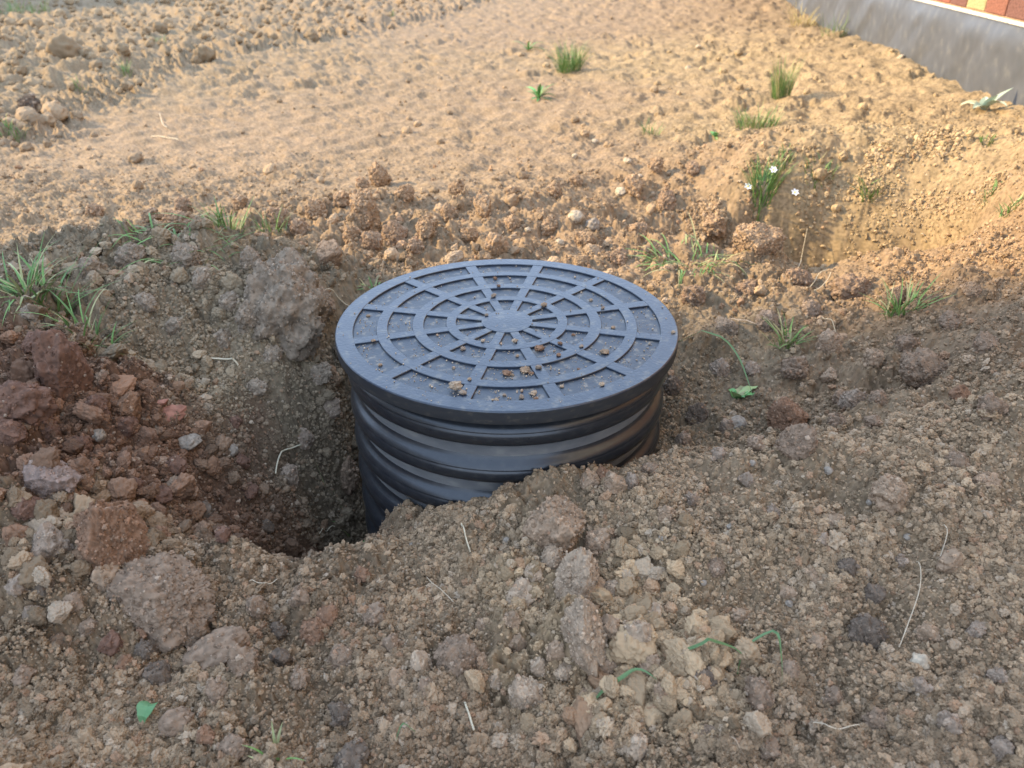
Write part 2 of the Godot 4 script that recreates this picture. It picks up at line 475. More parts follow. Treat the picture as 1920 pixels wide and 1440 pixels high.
func icosphere(level: int) -> Array:
	var t := (1.0 + sqrt(5.0)) / 2.0
	var v := PackedVector3Array([Vector3(-1, t, 0), Vector3(1, t, 0), Vector3(-1, -t, 0), Vector3(1, -t, 0), Vector3(0, -1, t), Vector3(0, 1, t), Vector3(0, -1, -t), Vector3(0, 1, -t), Vector3(t, 0, -1), Vector3(t, 0, 1), Vector3(-t, 0, -1), Vector3(-t, 0, 1)])
	for i in v.size(): v[i] = v[i].normalized()
	var f := PackedInt32Array([0, 11, 5, 0, 5, 1, 0, 1, 7, 0, 7, 10, 0, 10, 11, 1, 5, 9, 5, 11, 4, 11, 10, 2, 10, 7, 6, 7, 1, 8, 3, 9, 4, 3, 4, 2, 3, 2, 6, 3, 6, 8, 3, 8, 9, 4, 9, 5, 2, 4, 11, 6, 2, 10, 8, 6, 7, 9, 8, 1])
	for l in level:
		var seen := {}
		var g := PackedInt32Array()
		for k in range(0, f.size(), 3):
			var m := [0, 0, 0]
			for e in 3:
				var a := f[k + e]
				var b := f[k + (e + 1) % 3]
				var key := mini(a, b) * 100000 + maxi(a, b)
				if not seen.has(key):
					seen[key] = v.size()
					v.append(((v[a] + v[b]) / 2.0).normalized())
				m[e] = seen[key]
			g.append_array(PackedInt32Array([f[k], m[0], m[2], f[k + 1], m[1], m[0], f[k + 2], m[2], m[1], m[0], m[1], m[2]]))
		f = g
	return [v, f]

func smooth_mesh(v: PackedVector3Array, f: PackedInt32Array) -> ArrayMesh:
	# icosphere faces run anticlockwise; turn them and average the normals
	var nn := PackedVector3Array(); nn.resize(v.size())
	var idx := PackedInt32Array(); idx.resize(f.size())
	for k in range(0, f.size(), 3):
		var n := (v[f[k + 1]] - v[f[k]]).cross(v[f[k + 2]] - v[f[k]])
		for e in 3: nn[f[k + e]] += n
		idx[k] = f[k]; idx[k + 1] = f[k + 2]; idx[k + 2] = f[k + 1]
	for i in nn.size(): nn[i] = nn[i].normalized()
	return array_mesh(v, nn, idx)

func clod_mesh(level: int, seed_: int, rugged: float, blocky: float) -> ArrayMesh:
	# a broken lump of soil: a few flat fractures, a knobbly skin and crumbs stuck to it
	var r := RandomNumberGenerator.new()
	r.seed = seed_
	var ico := icosphere(level)
	var v: PackedVector3Array = ico[0]
	var big := FastNoiseLite.new(); set_noise(big, FastNoiseLite.TYPE_SIMPLEX, 0.9, seed_, 2)
	var cell := FastNoiseLite.new(); set_noise(cell, FastNoiseLite.TYPE_CELLULAR, 2.6, seed_ + 1)
	var small := FastNoiseLite.new(); set_noise(small, FastNoiseLite.TYPE_CELLULAR, 7.5, seed_ + 2)
	var tiny := FastNoiseLite.new(); set_noise(tiny, FastNoiseLite.TYPE_SIMPLEX, 9.0, seed_ + 3, 2)
	var cuts: Array = []
	for i in 11:
		var n := Vector3(r.randfn(), r.randfn(), r.randfn()).normalized()
		cuts.append([n, r.randf_range(0.58, 0.92)])
	for i in v.size():
		var d := v[i]
		var q := d + 0.08 * Vector3(tiny.get_noise_3dv(d), tiny.get_noise_3dv(d + Vector3(9, 0, 0)), tiny.get_noise_3dv(d + Vector3(0, 9, 0)))
		var rad := 1.0 + 0.30 * big.get_noise_3dv(d * 1.3)
		for cut: Array in cuts:
			var along := d.dot(cut[0])
			if along > 0.05: rad = lerpf(rad, minf(rad, cut[1] / along), blocky)
		rad += rugged * (0.16 * clampf(-cell.get_noise_3dv(q) - 0.15, 0.0, 0.7) + 0.10 * clampf(-small.get_noise_3dv(q) - 0.2, 0.0, 0.6) + 0.035 * tiny.get_noise_3dv(d * 2.0))
		v[i] = d * rad
	return smooth_mesh(v, ico[1])

func crumb_mesh(level: int, seed_: int) -> ArrayMesh:
	# an angular crumb with broken faces
	var r := RandomNumberGenerator.new()
	r.seed = seed_
	var ico := icosphere(level)
	var v: PackedVector3Array = ico[0]
	var f: PackedInt32Array = ico[1]
	var big := FastNoiseLite.new(); set_noise(big, FastNoiseLite.TYPE_SIMPLEX, 1.1, seed_, 3)
	var knobs := FastNoiseLite.new(); set_noise(knobs, FastNoiseLite.TYPE_CELLULAR, 1.7, seed_ + 5)
	var stretch := Vector3(r.randf_range(0.85, 1.3), r.randf_range(0.75, 1.05), r.randf_range(0.8, 1.2))
	for i in v.size(): v[i] = v[i] * (0.86 + 0.55 * big.get_noise_3dv(v[i] * 1.2) + 0.45 * clampf(-knobs.get_noise_3dv(v[i]) - 0.3, 0.0, 0.6) + r.randf_range(-0.07, 0.07)) * stretch
	var vv := PackedVector3Array()
	var nn := PackedVector3Array()
	var idx := PackedInt32Array()
	for k in range(0, f.size(), 3):
		var n := (v[f[k + 1]] - v[f[k]]).cross(v[f[k + 2]] - v[f[k]]).normalized()
		for e: int in [0, 2, 1]:
			idx.append(vv.size()); vv.append(v[f[k + e]]); nn.append(n)
	return array_mesh(vv, nn, idx)

# ---------------------------------------------------------------- shaft and lid
func make_shaft() -> void:
	var ridge_m := plain(Color(0.016, 0.0175, 0.02), 0.34, 0.5)
	ridge_m.albedo_texture = gradient_texture(M.dust, [[0.0, Color(0.5, 0.52, 0.55)], [0.7, Color(0.56, 0.57, 0.59)], [0.95, Color(1, 0.95, 0.88)], [1.0, Color(1, 0.95, 0.86)]])
	ridge_m.albedo_color = Color(0.026, 0.0275, 0.03).linear_to_srgb()
	ridge_m.uv1_triplanar = true
	ridge_m.uv1_scale = Vector3(6, 11, 6)
	ridge_m.roughness_texture = noise_image(FastNoiseLite.TYPE_SIMPLEX, 0.02, 41, 5, 0.88, 1.1, 512)
	ridge_m.roughness = 0.3
	var valley_m := plain(Color(1, 1, 1), 0.62, 0.45)
	valley_m.albedo_texture = gradient_texture(M.dust, [[0.0, Color(0.09, 0.091, 0.09)], [0.3, Color(0.105, 0.104, 0.101)], [0.7, Color(0.125, 0.122, 0.116)], [1.0, Color(0.16, 0.152, 0.138)]])
	valley_m.uv1_triplanar = true
	valley_m.uv1_scale = Vector3(2, 5, 2)
	var o := thing("inspection_shaft", SHAFT, "black corrugated plastic shaft standing upright in the dug pit", "pipe")
	var rv := 0.302
	put("pipe_wall", lathe([[Vector2(rv, 0.2555), Vector2(rv, -0.78)], [Vector2(rv - 0.012, -0.78), Vector2(rv - 0.012, 0.2555)], [Vector2(rv - 0.012, 0.2555), Vector2(rv, 0.2555)]]), valley_m, o)
	var prof := [[-0.002, 0.007], [0.0, 0.004], [0.001, 0.0], [0.0042, -0.0042], [0.0086, -0.0078], [0.0124, -0.0117], [0.0147, -0.0156], [0.0151, -0.017], [0.0147, -0.0183], [0.0159, -0.0194], [0.0174, -0.0235], [0.018, -0.029], [0.0177, -0.035], [0.0158, -0.0405], [0.011, -0.0448], [0.004, -0.047], [0.0, -0.0477], [-0.002, -0.049]]
	var chain := []
	for p: Array in prof: chain.append(Vector2(rv + p[0], p[1]))
	var ridge := lathe([chain], 200)
	for k in 13:
		var r := put("ridge", ridge, ridge_m, o)
		r.position.y = 0.2445 - 0.077 * k

func make_lid() -> void:
	var top_m := plain(Color(1, 1, 1), 0.5, 0.55)
	top_m.albedo_texture = gradient_texture(M.dust, [[0.0, Color(0.009, 0.0145, 0.025)], [0.6, Color(0.013, 0.0195, 0.031)], [0.85, Color(0.024, 0.028, 0.034)], [1.0, Color(0.055, 0.052, 0.046)]])  # blue sheen of the sky mixed into the black plastic's colour, plus dust
	top_m.uv1_triplanar = true
	top_m.uv1_scale = Vector3(4, 4, 4)
	top_m.roughness = 0.33
	top_m.heightmap_enabled = true
	top_m.heightmap_texture = M.grit
	top_m.heightmap_scale = 0.03
	var side_m := plain(Color(1, 1, 1), 0.6, 0.4)
	side_m.albedo_texture = gradient_texture(M.dust, [[0.0, Color(0.02, 0.02, 0.021)], [0.6, Color(0.024, 0.024, 0.024)], [0.85, Color(0.03, 0.028, 0.026)], [1.0, Color(0.05, 0.043, 0.035)]])
	side_m.uv1_triplanar = true
	side_m.uv1_scale = Vector3(5, 9, 5)
	var floor_m := plain(Color(1, 1, 1), 0.48, 0.55)
	floor_m.albedo_texture = gradient_texture(M.dust, [[0.0, Color(0.011, 0.017, 0.027)], [0.55, Color(0.018, 0.023, 0.031)], [0.82, Color(0.036, 0.037, 0.037)], [1.0, Color(0.11, 0.094, 0.074)]])  # same sky blue put into the sunken fields, with real dust on top
	floor_m.uv1_triplanar = true
	floor_m.uv1_scale = Vector3(5.3, 5.3, 5.3)
	floor_m.heightmap_enabled = true
	floor_m.heightmap_texture = M.speck
	floor_m.heightmap_scale = 0.03
	var o := thing("manhole_cover", Vector3(SHAFT.x, LID_TOP, SHAFT.z), "round black plastic cover with raised spokes and rings, sprinkled with soil crumbs", "manhole cover")
	o.rotation.y = deg_to_rad(1.5)
	var R := LID_R
	var deep := -0.0042
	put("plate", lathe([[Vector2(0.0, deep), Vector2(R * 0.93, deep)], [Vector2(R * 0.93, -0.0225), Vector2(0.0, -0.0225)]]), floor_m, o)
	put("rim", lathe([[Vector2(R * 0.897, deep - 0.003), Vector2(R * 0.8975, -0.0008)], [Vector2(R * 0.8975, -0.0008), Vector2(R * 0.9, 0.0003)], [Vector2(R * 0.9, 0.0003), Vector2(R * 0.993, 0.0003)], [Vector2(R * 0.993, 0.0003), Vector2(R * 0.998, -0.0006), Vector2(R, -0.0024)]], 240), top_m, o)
	put("rim_side", lathe([[Vector2(R, -0.0024), Vector2(R * 1.0005, -0.012), Vector2(R * 0.999, -0.0235), Vector2(R * 0.996, -0.026)], [Vector2(R * 0.996, -0.026), Vector2(R * 0.90, -0.0262)]], 240), side_m, o)
	for band: Array in [[0.30, 0.36], [0.49, 0.558], [0.70, 0.765]]:
		var a: float = R * band[0]
		var b: float = R * band[1]
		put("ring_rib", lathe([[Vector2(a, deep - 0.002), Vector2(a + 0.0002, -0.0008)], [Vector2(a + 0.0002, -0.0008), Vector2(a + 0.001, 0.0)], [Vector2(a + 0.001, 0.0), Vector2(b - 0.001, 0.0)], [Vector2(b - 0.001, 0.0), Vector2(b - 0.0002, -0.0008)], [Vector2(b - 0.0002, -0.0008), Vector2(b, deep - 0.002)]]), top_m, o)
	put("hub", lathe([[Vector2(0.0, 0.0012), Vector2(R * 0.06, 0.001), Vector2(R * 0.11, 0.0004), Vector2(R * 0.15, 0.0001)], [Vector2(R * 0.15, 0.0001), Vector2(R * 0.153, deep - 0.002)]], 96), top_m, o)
	var st := SurfaceTool.new()
	st.begin(Mesh.PRIMITIVE_TRIANGLES)
	var r0 := R * 0.135
	var r1 := R * 0.906
	var w0 := 0.0085
	var w1 := 0.0125
	var bv := 0.0009
	var ty := -0.0003
	var L := [Vector3(r0, ty, -w0 + bv), Vector3(r1, ty, -w1 + bv), Vector3(r1, ty, w1 - bv), Vector3(r0, ty, w0 - bv)]
	quad(st, L[3], L[0], L[1], L[2])
	quad(st, Vector3(r0, ty - bv, w0), L[3], L[2], Vector3(r1, ty - bv, w1))
	quad(st, Vector3(r0, deep - 0.002, w0), Vector3(r0, ty - bv, w0), Vector3(r1, ty - bv, w1), Vector3(r1, deep - 0.002, w1))
	quad(st, L[0], Vector3(r0, ty - bv, -w0), Vector3(r1, ty - bv, -w1), L[1])
	quad(st, Vector3(r0, ty - bv, -w0), Vector3(r0, deep - 0.002, -w0), Vector3(r1, deep - 0.002, -w1), Vector3(r1, ty - bv, -w1))
	var spoke := st.commit()
	for k in 12:
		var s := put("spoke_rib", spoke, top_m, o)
		s.rotation.y = TAU * (k + 0.5) / 12.0 + PI / 2.0

# ---------------------------------------------------------------- buildings
const WALL_A := Vector3(2.31, 0.0, -3.65)
const WALL_T := Vector3(0.1326, 0.0, -0.9912)

func make_brick_house() -> void:
	var o := thing("brick_house", WALL_A, "house wall of mixed red, brown and yellow bricks above a black membrane plinth", "house")
	o.basis = Basis(WALL_T, Vector3.UP, WALL_T.cross(Vector3.UP))   # own x runs along the wall, own z points into the house
	var sheet_m := plain(Color(1, 1, 1), 0.48, 0.5)
	sheet_m.albedo_texture = gradient_texture(M.dust, [[0.0, Color(0.052, 0.054, 0.057)], [0.5, Color(0.06, 0.062, 0.065)], [0.85, Color(0.066, 0.068, 0.07)], [1.0, Color(0.085, 0.084, 0.081)]])
	sheet_m.uv1_triplanar = true
	sheet_m.uv1_scale = Vector3(1.3, 1.3, 1.3)
	var mortar_m := earthy(Color(0.40, 0.25, 0.16), false, 4.0, 0.1)
	var ledge_m := earthy(Color(0.62, 0.6, 0.55), false, 4.0, 0.15)
	var cream_m := earthy(Color(0.7, 0.66, 0.58), false, 2.0, 0.1)
	var roof_m := earthy(Color(0.25, 0.09, 0.06), false, 2.0, 0.1)
	var reds := [earthy(Color(0.23, 0.1, 0.068), false, 6.0, 0.08), earthy(Color(0.165, 0.082, 0.065), false, 6.0, 0.08), earthy(Color(0.37, 0.3, 0.15), false, 6.0, 0.08), earthy(Color(0.27, 0.10, 0.065), false, 6.0, 0.08)]
	# membrane with folds
	var n := FastNoiseLite.new(); set_noise(n, FastNoiseLite.TYPE_SIMPLEX, 1.0, 77, 3)
	var st := SurfaceTool.new()
	st.begin(Mesh.PRIMITIVE_TRIANGLES)
	var nx := 340
	var ny := 24
	for j in ny + 1:
		for i in nx + 1:
			var x := lerpf(-5.0, 12.0, float(i) / nx)
			var y := lerpf(-0.35, 0.572, float(j) / ny)
			var slack := smoothstep(0.575, 0.50, y)
			var z := -0.012 - slack * (0.014 + 0.014 * n.get_noise_2d(x * 1.2 + y * 1.2, y * 0.9) + 0.003 * n.get_noise_2d((x - y * 0.8) * 3.5, y * 1.2 + 40.0))
			st.set_smooth_group(0)
			st.add_vertex(Vector3(x, y, z))
	for j in ny:
		for i in nx:
			var p := j * (nx + 1) + i
			for q: int in [p, p + nx + 1, p + 1, p + 1, p + nx + 1, p + nx + 2]: st.add_index(q)
	st.generate_normals()
	put("plinth_membrane", st.commit(), sheet_m, o)
	put("ledge", bevel_box(Vector3(-5.0, 0.572, -0.026), Vector3(12.0, 0.588, 0.06), 0.004), ledge_m, o)
	put("mortar_wall", bevel_box(Vector3(-5.0, -0.4, -0.004), Vector3(12.0, 1.46, 0.3), 0.002), mortar_m, o)
	put("upper_wall", bevel_box(Vector3(-5.0, 1.46, -0.02), Vector3(12.0, 3.1, 0.3), 0.004), cream_m, o)
	put("roof", bevel_box(Vector3(-5.3, 3.1, -0.4), Vector3(12.3, 3.28, 6.0), 0.02), roof_m, o)
	put("end_wall", bevel_box(Vector3(-5.0, -0.4, 0.301), Vector3(-4.7, 3.099, 6.0), 0.01), cream_m, o)
	put("end_wall", bevel_box(Vector3(11.7, -0.4, 0.301), Vector3(12.0, 3.099, 6.0), 0.01), cream_m, o)
	var whole := bevel_box(Vector3(0, 0, -0.013), Vector3(0.238, 0.104, 0.02), 0.003)
	var shades := [1, 1, 0, 2, 1, 1, 3, 0, 1, 3, 2, 1, 0, 1, 3, 3]
	for row in 7:
		for k in 40:
			var x := -2.08 + k * 0.25 + (0.125 if row % 2 == 1 else 0.0)
			var pick: int = shades[(k + row * 5 + (k * k + row * 3) / 7) % 16] if row > 0 else [1, 1, 0, 2, 1, 3, 0, 1][posmod(k - 8, 8)]
			var b := put("brick", whole, reds[pick], o)
			b.position = Vector3(x, 0.597 + row * 0.116, rng.randf_range(-0.0015, 0.0015))

func gable_house(called: String, label: String, lo: Vector3, hi: Vector3, ridge_y: float, turn: float, wall: Color, roof: Color, windows: int) -> void:  # builds the unseen shade casters added outside the view
	var mid := Vector3((lo.x + hi.x) / 2, lo.y, (lo.z + hi.z) / 2)
	var h := (hi - lo) / 2.0
	var o := thing(called, mid, label, "house" if windows > 0 else "shed")
	o.rotation.y = turn
	var ey := hi.y - lo.y
	var ry := ridge_y - lo.y
	put("wall", bevel_box(Vector3(-h.x, 0, -h.z), Vector3(h.x, ey, h.z), 0.01), earthy(wall, false, 1.5, 0.1), o)
	var st := SurfaceTool.new()
	st.begin(Mesh.PRIMITIVE_TRIANGLES)
	var w := h.x + 0.3
	var e := ey + 0.003
	var a := Vector3(-w, e, -h.z); var b := Vector3(w, e, -h.z); var c := Vector3(0, ry, -h.z)
	var d := Vector3(-w, e, h.z); var f := Vector3(w, e, h.z); var g := Vector3(0, ry, h.z)
	quad(st, d, a, c, g); quad(st, b, f, g, c); quad(st, a, d, f, b)
	for tri: Array in [[a, b, c], [f, d, g]]:
		for p: Vector3 in tri: st.set_normal(Vector3(0, 0, signf(tri[0].z))); st.add_vertex(p)
	put("roof", st.commit(), earthy(roof, false, 1.5, 0.2), o)
	for k in windows:
		var z := lerpf(-h.z, h.z, (k + 0.5) / windows)
		var fr := put("window", bevel_box(Vector3(h.x, 1.0, z - 0.6), Vector3(h.x + 0.04, 2.3, z + 0.6), 0.006), plain(Color(0.7, 0.7, 0.7), 0.5), o)
		put("pane", bevel_box(Vector3(h.x + 0.04, 1.07, z - 0.53), Vector3(h.x + 0.046, 2.23, z + 0.53), 0.002), plain(Color(0.03, 0.035, 0.04), 0.08, 0.5), fr)

# survey of loose things: x, z, width, height, make-up, colour, line of TEXTS
const CLODS: Array = [
	[-0.524, -1.583, 0.219, 0.224, "shaggy", "grey", 0], [-0.772, -1.127, 0.091, 0.122, "clay", "red", 1], [-0.789, -1.037, 0.107, 0.072, "clay", "red", 2],
	[-0.605, -0.858, 0.111, 0.138, "shaggy", "rust", 3], [-0.705, -0.933, 0.092, 0.082, "clay", "pink", 4], [-0.672, -0.837, 0.062, 0.061, "clay", "greybrown", 5],
	[-0.697, -1.168, 0.058, 0.061, "clay", "rust", 6], [-0.713, -1.111, 0.050, 0.043, "clay", "red", 7], [-0.593, -0.815, 0.051, 0.045, "clay", "tan", 8],
	[-0.518, -0.790, 0.182, 0.101, "shaggy", "brown", 9], [-0.471, -0.775, 0.068, 0.061, "shaggy", "brown", 10], [-0.417, -0.730, 0.112, 0.049, "smooth", "brown", 11],
	[-0.661, -0.785, 0.045, 0.049, "clay", "dark", 12], [0.072, -0.927, 0.114, 0.107, "shaggy", "tan", 13], [0.099, -0.823, 0.079, 0.091, "shaggy", "pale", 14],
	[0.096, -0.723, 0.069, 0.099, "shaggy", "pale", 15], [-0.076, -0.725, 0.079, 0.058, "shaggy", "brown", 16], [0.567, -0.907, 0.067, 0.054, "shaggy", "tan", 17],
	[0.476, -0.719, 0.056, 0.048, "shaggy", "dark", 18], [0.564, -1.302, 0.087, 0.091, "shaggy", "rust", 19], [0.472, -1.031, 0.074, 0.060, "shaggy", "brown", 20],
	[0.526, -0.668, 0.034, 0.027, "stone", "cream", 21], [0.154, -0.586, 0.038, 0.037, "shaggy", "pale", 22], [-0.464, -2.370, 0.109, 0.157, "shaggy", "sand", 23],
	[-0.475, -1.879, 0.077, 0.084, "clay", "tan", 24], [-0.050, -2.117, 0.084, 0.075, "clay", "sand", 25], [-0.547, -3.159, 0.093, 0.111, "clay", "sand", 26],
	[-0.369, -2.313, 0.094, 0.078, "shaggy", "tan", 27], [-2.799, -4.651, 0.136, 0.117, "clay", "dark", 28], [-0.951, -2.084, 0.142, 0.066, "shaggy", "tan", 29],
	[0.826, -1.321, 0.127, 0.067, "shaggy", "brown", 30], [0.777, -1.048, 0.057, 0.040, "shaggy", "brown", 31], [0.012, -0.826, 0.051, 0.050, "shaggy", "pale", 32],
	[0.172, -0.725, 0.047, 0.058, "shaggy", "pale", 32], [0.186, -0.698, 0.039, 0.050, "shaggy", "tan", 32], [0.200, -0.768, 0.041, 0.027, "clay", "pale", 32],
	[0.018, -0.672, 0.052, 0.059, "shaggy", "pale", 32], [-0.129, -0.718, 0.038, 0.036, "clay", "pale", 32], [-0.157, -0.699, 0.029, 0.035, "shaggy", "tan", 32],
	[-0.114, -0.676, 0.033, 0.028, "shaggy", "brown", 32], [0.008, -0.753, 0.029, 0.037, "clay", "tan", 32], [-0.022, -0.704, 0.028, 0.026, "clay", "pale", 32],
	[0.073, -0.705, 0.038, 0.028, "shaggy", "pale", 32], [0.132, -0.708, 0.041, 0.039, "shaggy", "tan", 32], [0.224, -0.699, 0.033, 0.024, "clay", "pale", 32],
	[0.134, -0.911, 0.050, 0.046, "shaggy", "tan", 32], [0.061, -0.880, 0.041, 0.040, "shaggy", "pale", 32], [0.058, -0.719, 0.032, 0.031, "clay", "tan", 32],
	[0.152, -0.832, 0.040, 0.040, "shaggy", "pale", 32], [0.032, -0.851, 0.032, 0.034, "clay", "pale", 32], [0.134, -0.746, 0.034, 0.039, "clay", "tan", 32],
	[0.000, -0.770, 0.027, 0.027, "shaggy", "tan", 32], [-0.043, -0.790, 0.027, 0.025, "clay", "tan", 32], [0.156, -0.674, 0.028, 0.027, "shaggy", "brown", 32],
	[0.101, -0.682, 0.027, 0.026, "shaggy", "tan", 32], [0.037, -0.711, 0.026, 0.026, "clay", "pale", 32], [-0.045, -0.723, 0.028, 0.028, "clay", "tan", 32],
	[0.194, -0.644, 0.025, 0.029, "shaggy", "tan", 32], [-0.551, -0.726, 0.032, 0.040, "clay", "red", 33], [-0.508, -0.730, 0.030, 0.031, "shaggy", "dark", 33],
	[-0.489, -0.757, 0.040, 0.035, "clay", "red", 33], [-0.521, -0.751, 0.019, 0.019, "clay", "rust", 33], [-0.361, -0.696, 0.044, 0.045, "shaggy", "brown", 33],
	[-0.482, -0.700, 0.034, 0.048, "shaggy", "dark", 33], [-0.659, -0.746, 0.032, 0.031, "clay", "greybrown", 33], [-0.608, -0.763, 0.030, 0.028, "clay", "brown", 33],
	[-0.586, -0.743, 0.027, 0.026, "shaggy", "brown", 33], [-0.526, -0.706, 0.025, 0.027, "clay", "rust", 33], [-0.389, -0.663, 0.031, 0.028, "shaggy", "brown", 33],
	[-0.327, -0.735, 0.036, 0.033, "clay", "dark", 33], [-0.291, -0.697, 0.029, 0.028, "shaggy", "brown", 33], [-0.292, -0.789, 0.047, 0.045, "shaggy", "rust", 33],
	[-0.241, -0.734, 0.042, 0.038, "shaggy", "brown", 33], [-0.383, -0.817, 0.037, 0.034, "shaggy", "brown", 33], [-0.350, -0.799, 0.032, 0.030, "shaggy", "dark", 33],
	[-0.622, -0.728, 0.032, 0.028, "clay", "brown", 33], [-0.642, -0.672, 0.035, 0.026, "shaggy", "brown", 33], [-0.429, -0.624, 0.048, 0.033, "smooth", "brown", 33],
	[-0.345, -0.591, 0.040, 0.031, "shaggy", "brown", 33], [-0.384, -0.603, 0.028, 0.024, "shaggy", "rust", 33], [-0.227, -0.657, 0.043, 0.037, "shaggy", "dark", 33],
	[-0.208, -0.815, 0.043, 0.037, "shaggy", "brown", 33], [-0.171, -0.752, 0.029, 0.027, "clay", "brown", 33], [-0.200, -0.585, 0.053, 0.035, "shaggy", "dark", 33],
	[-0.683, -0.770, 0.032, 0.031, "clay", "greybrown", 33], [-0.320, -0.829, 0.035, 0.030, "shaggy", "brown", 33], [-0.240, -0.903, 0.031, 0.027, "clay", "rust", 33],
	[-0.275, -0.811, 0.040, 0.030, "clay", "rust", 33], [-0.776, -0.981, 0.058, 0.043, "clay", "red", 34], [-0.716, -1.042, 0.044, 0.037, "clay", "red", 34],
	[-0.661, -1.106, 0.045, 0.036, "clay", "rust", 34], [-0.595, -1.097, 0.042, 0.034, "clay", "red", 34], [-0.586, -1.209, 0.042, 0.040, "clay", "rust", 34],
	[-0.553, -1.266, 0.041, 0.034, "clay", "red", 34], [-0.603, -1.033, 0.046, 0.035, "clay", "red", 34], [-0.561, -1.079, 0.045, 0.035, "clay", "dark", 34],
	[-0.530, -1.223, 0.039, 0.034, "clay", "red", 34], [-0.714, -0.877, 0.047, 0.038, "clay", "red", 34], [-0.719, -0.845, 0.039, 0.036, "clay", "rust", 34],
	[-0.561, -0.932, 0.037, 0.030, "clay", "rust", 34], [-0.458, -0.926, 0.031, 0.025, "clay", "red", 34], [-0.500, -1.201, 0.037, 0.032, "clay", "dark", 34],
	[-0.684, -1.136, 0.051, 0.040, "clay", "red", 34], [-0.762, -1.048, 0.044, 0.037, "clay", "red", 34], [-0.607, -1.254, 0.042, 0.029, "clay", "rust", 34],
	[-0.577, -1.337, 0.040, 0.030, "clay", "red", 34], [-0.674, -0.965, 0.037, 0.035, "clay", "rust", 34], [-0.623, -1.012, 0.032, 0.028, "clay", "red", 34],
	[-0.866, -1.227, 0.044, 0.044, "clay", "red", 34], [0.483, -0.884, 0.030, 0.029, "shaggy", "tan", 35], [0.507, -0.772, 0.033, 0.031, "clay", "dark", 35],
	[0.509, -0.631, 0.027, 0.025, "clay", "greybrown", 35], [0.361, -0.670, 0.032, 0.028, "shaggy", "brown", 35], [0.311, -0.636, 0.042, 0.047, "shaggy", "brown", 35],
	[0.248, -0.665, 0.040, 0.031, "shaggy", "dark", 35], [0.611, -0.791, 0.040, 0.037, "clay", "tan", 35], [0.453, -0.846, 0.023, 0.021, "clay", "greybrown", 35],
	[0.433, -0.807, 0.028, 0.024, "shaggy", "tan", 35], [0.478, -0.808, 0.030, 0.027, "shaggy", "dark", 35], [0.551, -0.707, 0.031, 0.030, "shaggy", "tan", 35],
	[0.602, -0.695, 0.026, 0.025, "shaggy", "greybrown", 35], [0.600, -0.632, 0.026, 0.025, "shaggy", "greybrown", 35], [0.399, -0.799, 0.028, 0.024, "clay", "tan", 35],
	[0.324, -0.770, 0.026, 0.024, "shaggy", "tan", 35], [0.299, -0.838, 0.031, 0.028, "shaggy", "brown", 35], [0.239, -0.918, 0.030, 0.029, "shaggy", "tan", 35],
	[0.293, -0.974, 0.029, 0.027, "clay", "greybrown", 35], [0.381, -0.994, 0.026, 0.025, "clay", "greybrown", 35], [0.398, -0.909, 0.026, 0.022, "clay", "greybrown", 35],
	[0.709, -0.912, 0.040, 0.033, "shaggy", "tan", 35], [0.687, -0.954, 0.036, 0.029, "shaggy", "brown", 35], [0.407, -0.711, 0.024, 0.021, "shaggy", "tan", 35],
	[0.452, -0.600, 0.039, 0.034, "shaggy", "brown", 35], [0.410, -0.641, 0.030, 0.026, "shaggy", "brown", 35], [0.514, -0.571, 0.034, 0.030, "shaggy", "greybrown", 35],
	[0.310, -0.576, 0.032, 0.027, "shaggy", "brown", 35], [0.244, -0.598, 0.029, 0.025, "shaggy", "brown", 35], [0.565, -0.546, 0.037, 0.030, "shaggy", "greybrown", 35],
	[0.559, -0.820, 0.025, 0.024, "clay", "greybrown", 35], [0.165, -0.989, 0.040, 0.038, "shaggy", "tan", 35], [0.197, -0.998, 0.026, 0.040, "clay", "greybrown", 35],
	[0.130, -1.026, 0.038, 0.039, "shaggy", "tan", 35], [0.153, -1.040, 0.023, 0.032, "shaggy", "rust", 35], [-0.005, -1.062, 0.022, 0.025, "clay", "tan", 35],
	[0.235, -1.045, 0.031, 0.027, "shaggy", "brown", 35], [-0.130, -1.636, 0.037, 0.036, "shaggy", "rust", 35], [0.418, -1.442, 0.062, 0.053, "shaggy", "dark", 36],
	[0.491, -1.577, 0.058, 0.048, "shaggy", "greybrown", 36], [0.627, -1.479, 0.076, 0.057, "shaggy", "brown", 36], [0.710, -1.523, 0.067, 0.060, "shaggy", "tan", 36],
	[0.755, -1.403, 0.051, 0.042, "shaggy", "tan", 36], [0.689, -1.443, 0.044, 0.034, "clay", "tan", 36], [0.671, -1.337, 0.044, 0.034, "clay", "brown", 36],
	[0.673, -1.288, 0.065, 0.040, "shaggy", "greybrown", 36], [0.692, -1.228, 0.040, 0.036, "shaggy", "brown", 36], [0.842, -1.453, 0.055, 0.043, "shaggy", "brown", 36],
	[0.617, -1.668, 0.072, 0.054, "shaggy", "greybrown", 36], [0.519, -1.677, 0.078, 0.054, "shaggy", "grey", 36], [0.742, -1.734, 0.064, 0.047, "shaggy", "greybrown", 36],
	[0.623, -1.879, 0.085, 0.059, "shaggy", "brown", 36], [0.473, -1.838, 0.078, 0.064, "shaggy", "brown", 36], [0.771, -1.911, 0.091, 0.060, "shaggy", "brown", 36],
	[0.871, -1.806, 0.109, 0.066, "shaggy", "brown", 36], [0.796, -1.165, 0.038, 0.038, "clay", "rust", 36], [0.930, -1.472, 0.050, 0.043, "shaggy", "brown", 36],
	[0.906, -1.300, 0.053, 0.043, "shaggy", "brown", 36], [0.374, -1.543, 0.045, 0.052, "shaggy", "dark", 36], [0.357, -1.327, 0.040, 0.035, "clay", "greybrown", 36],
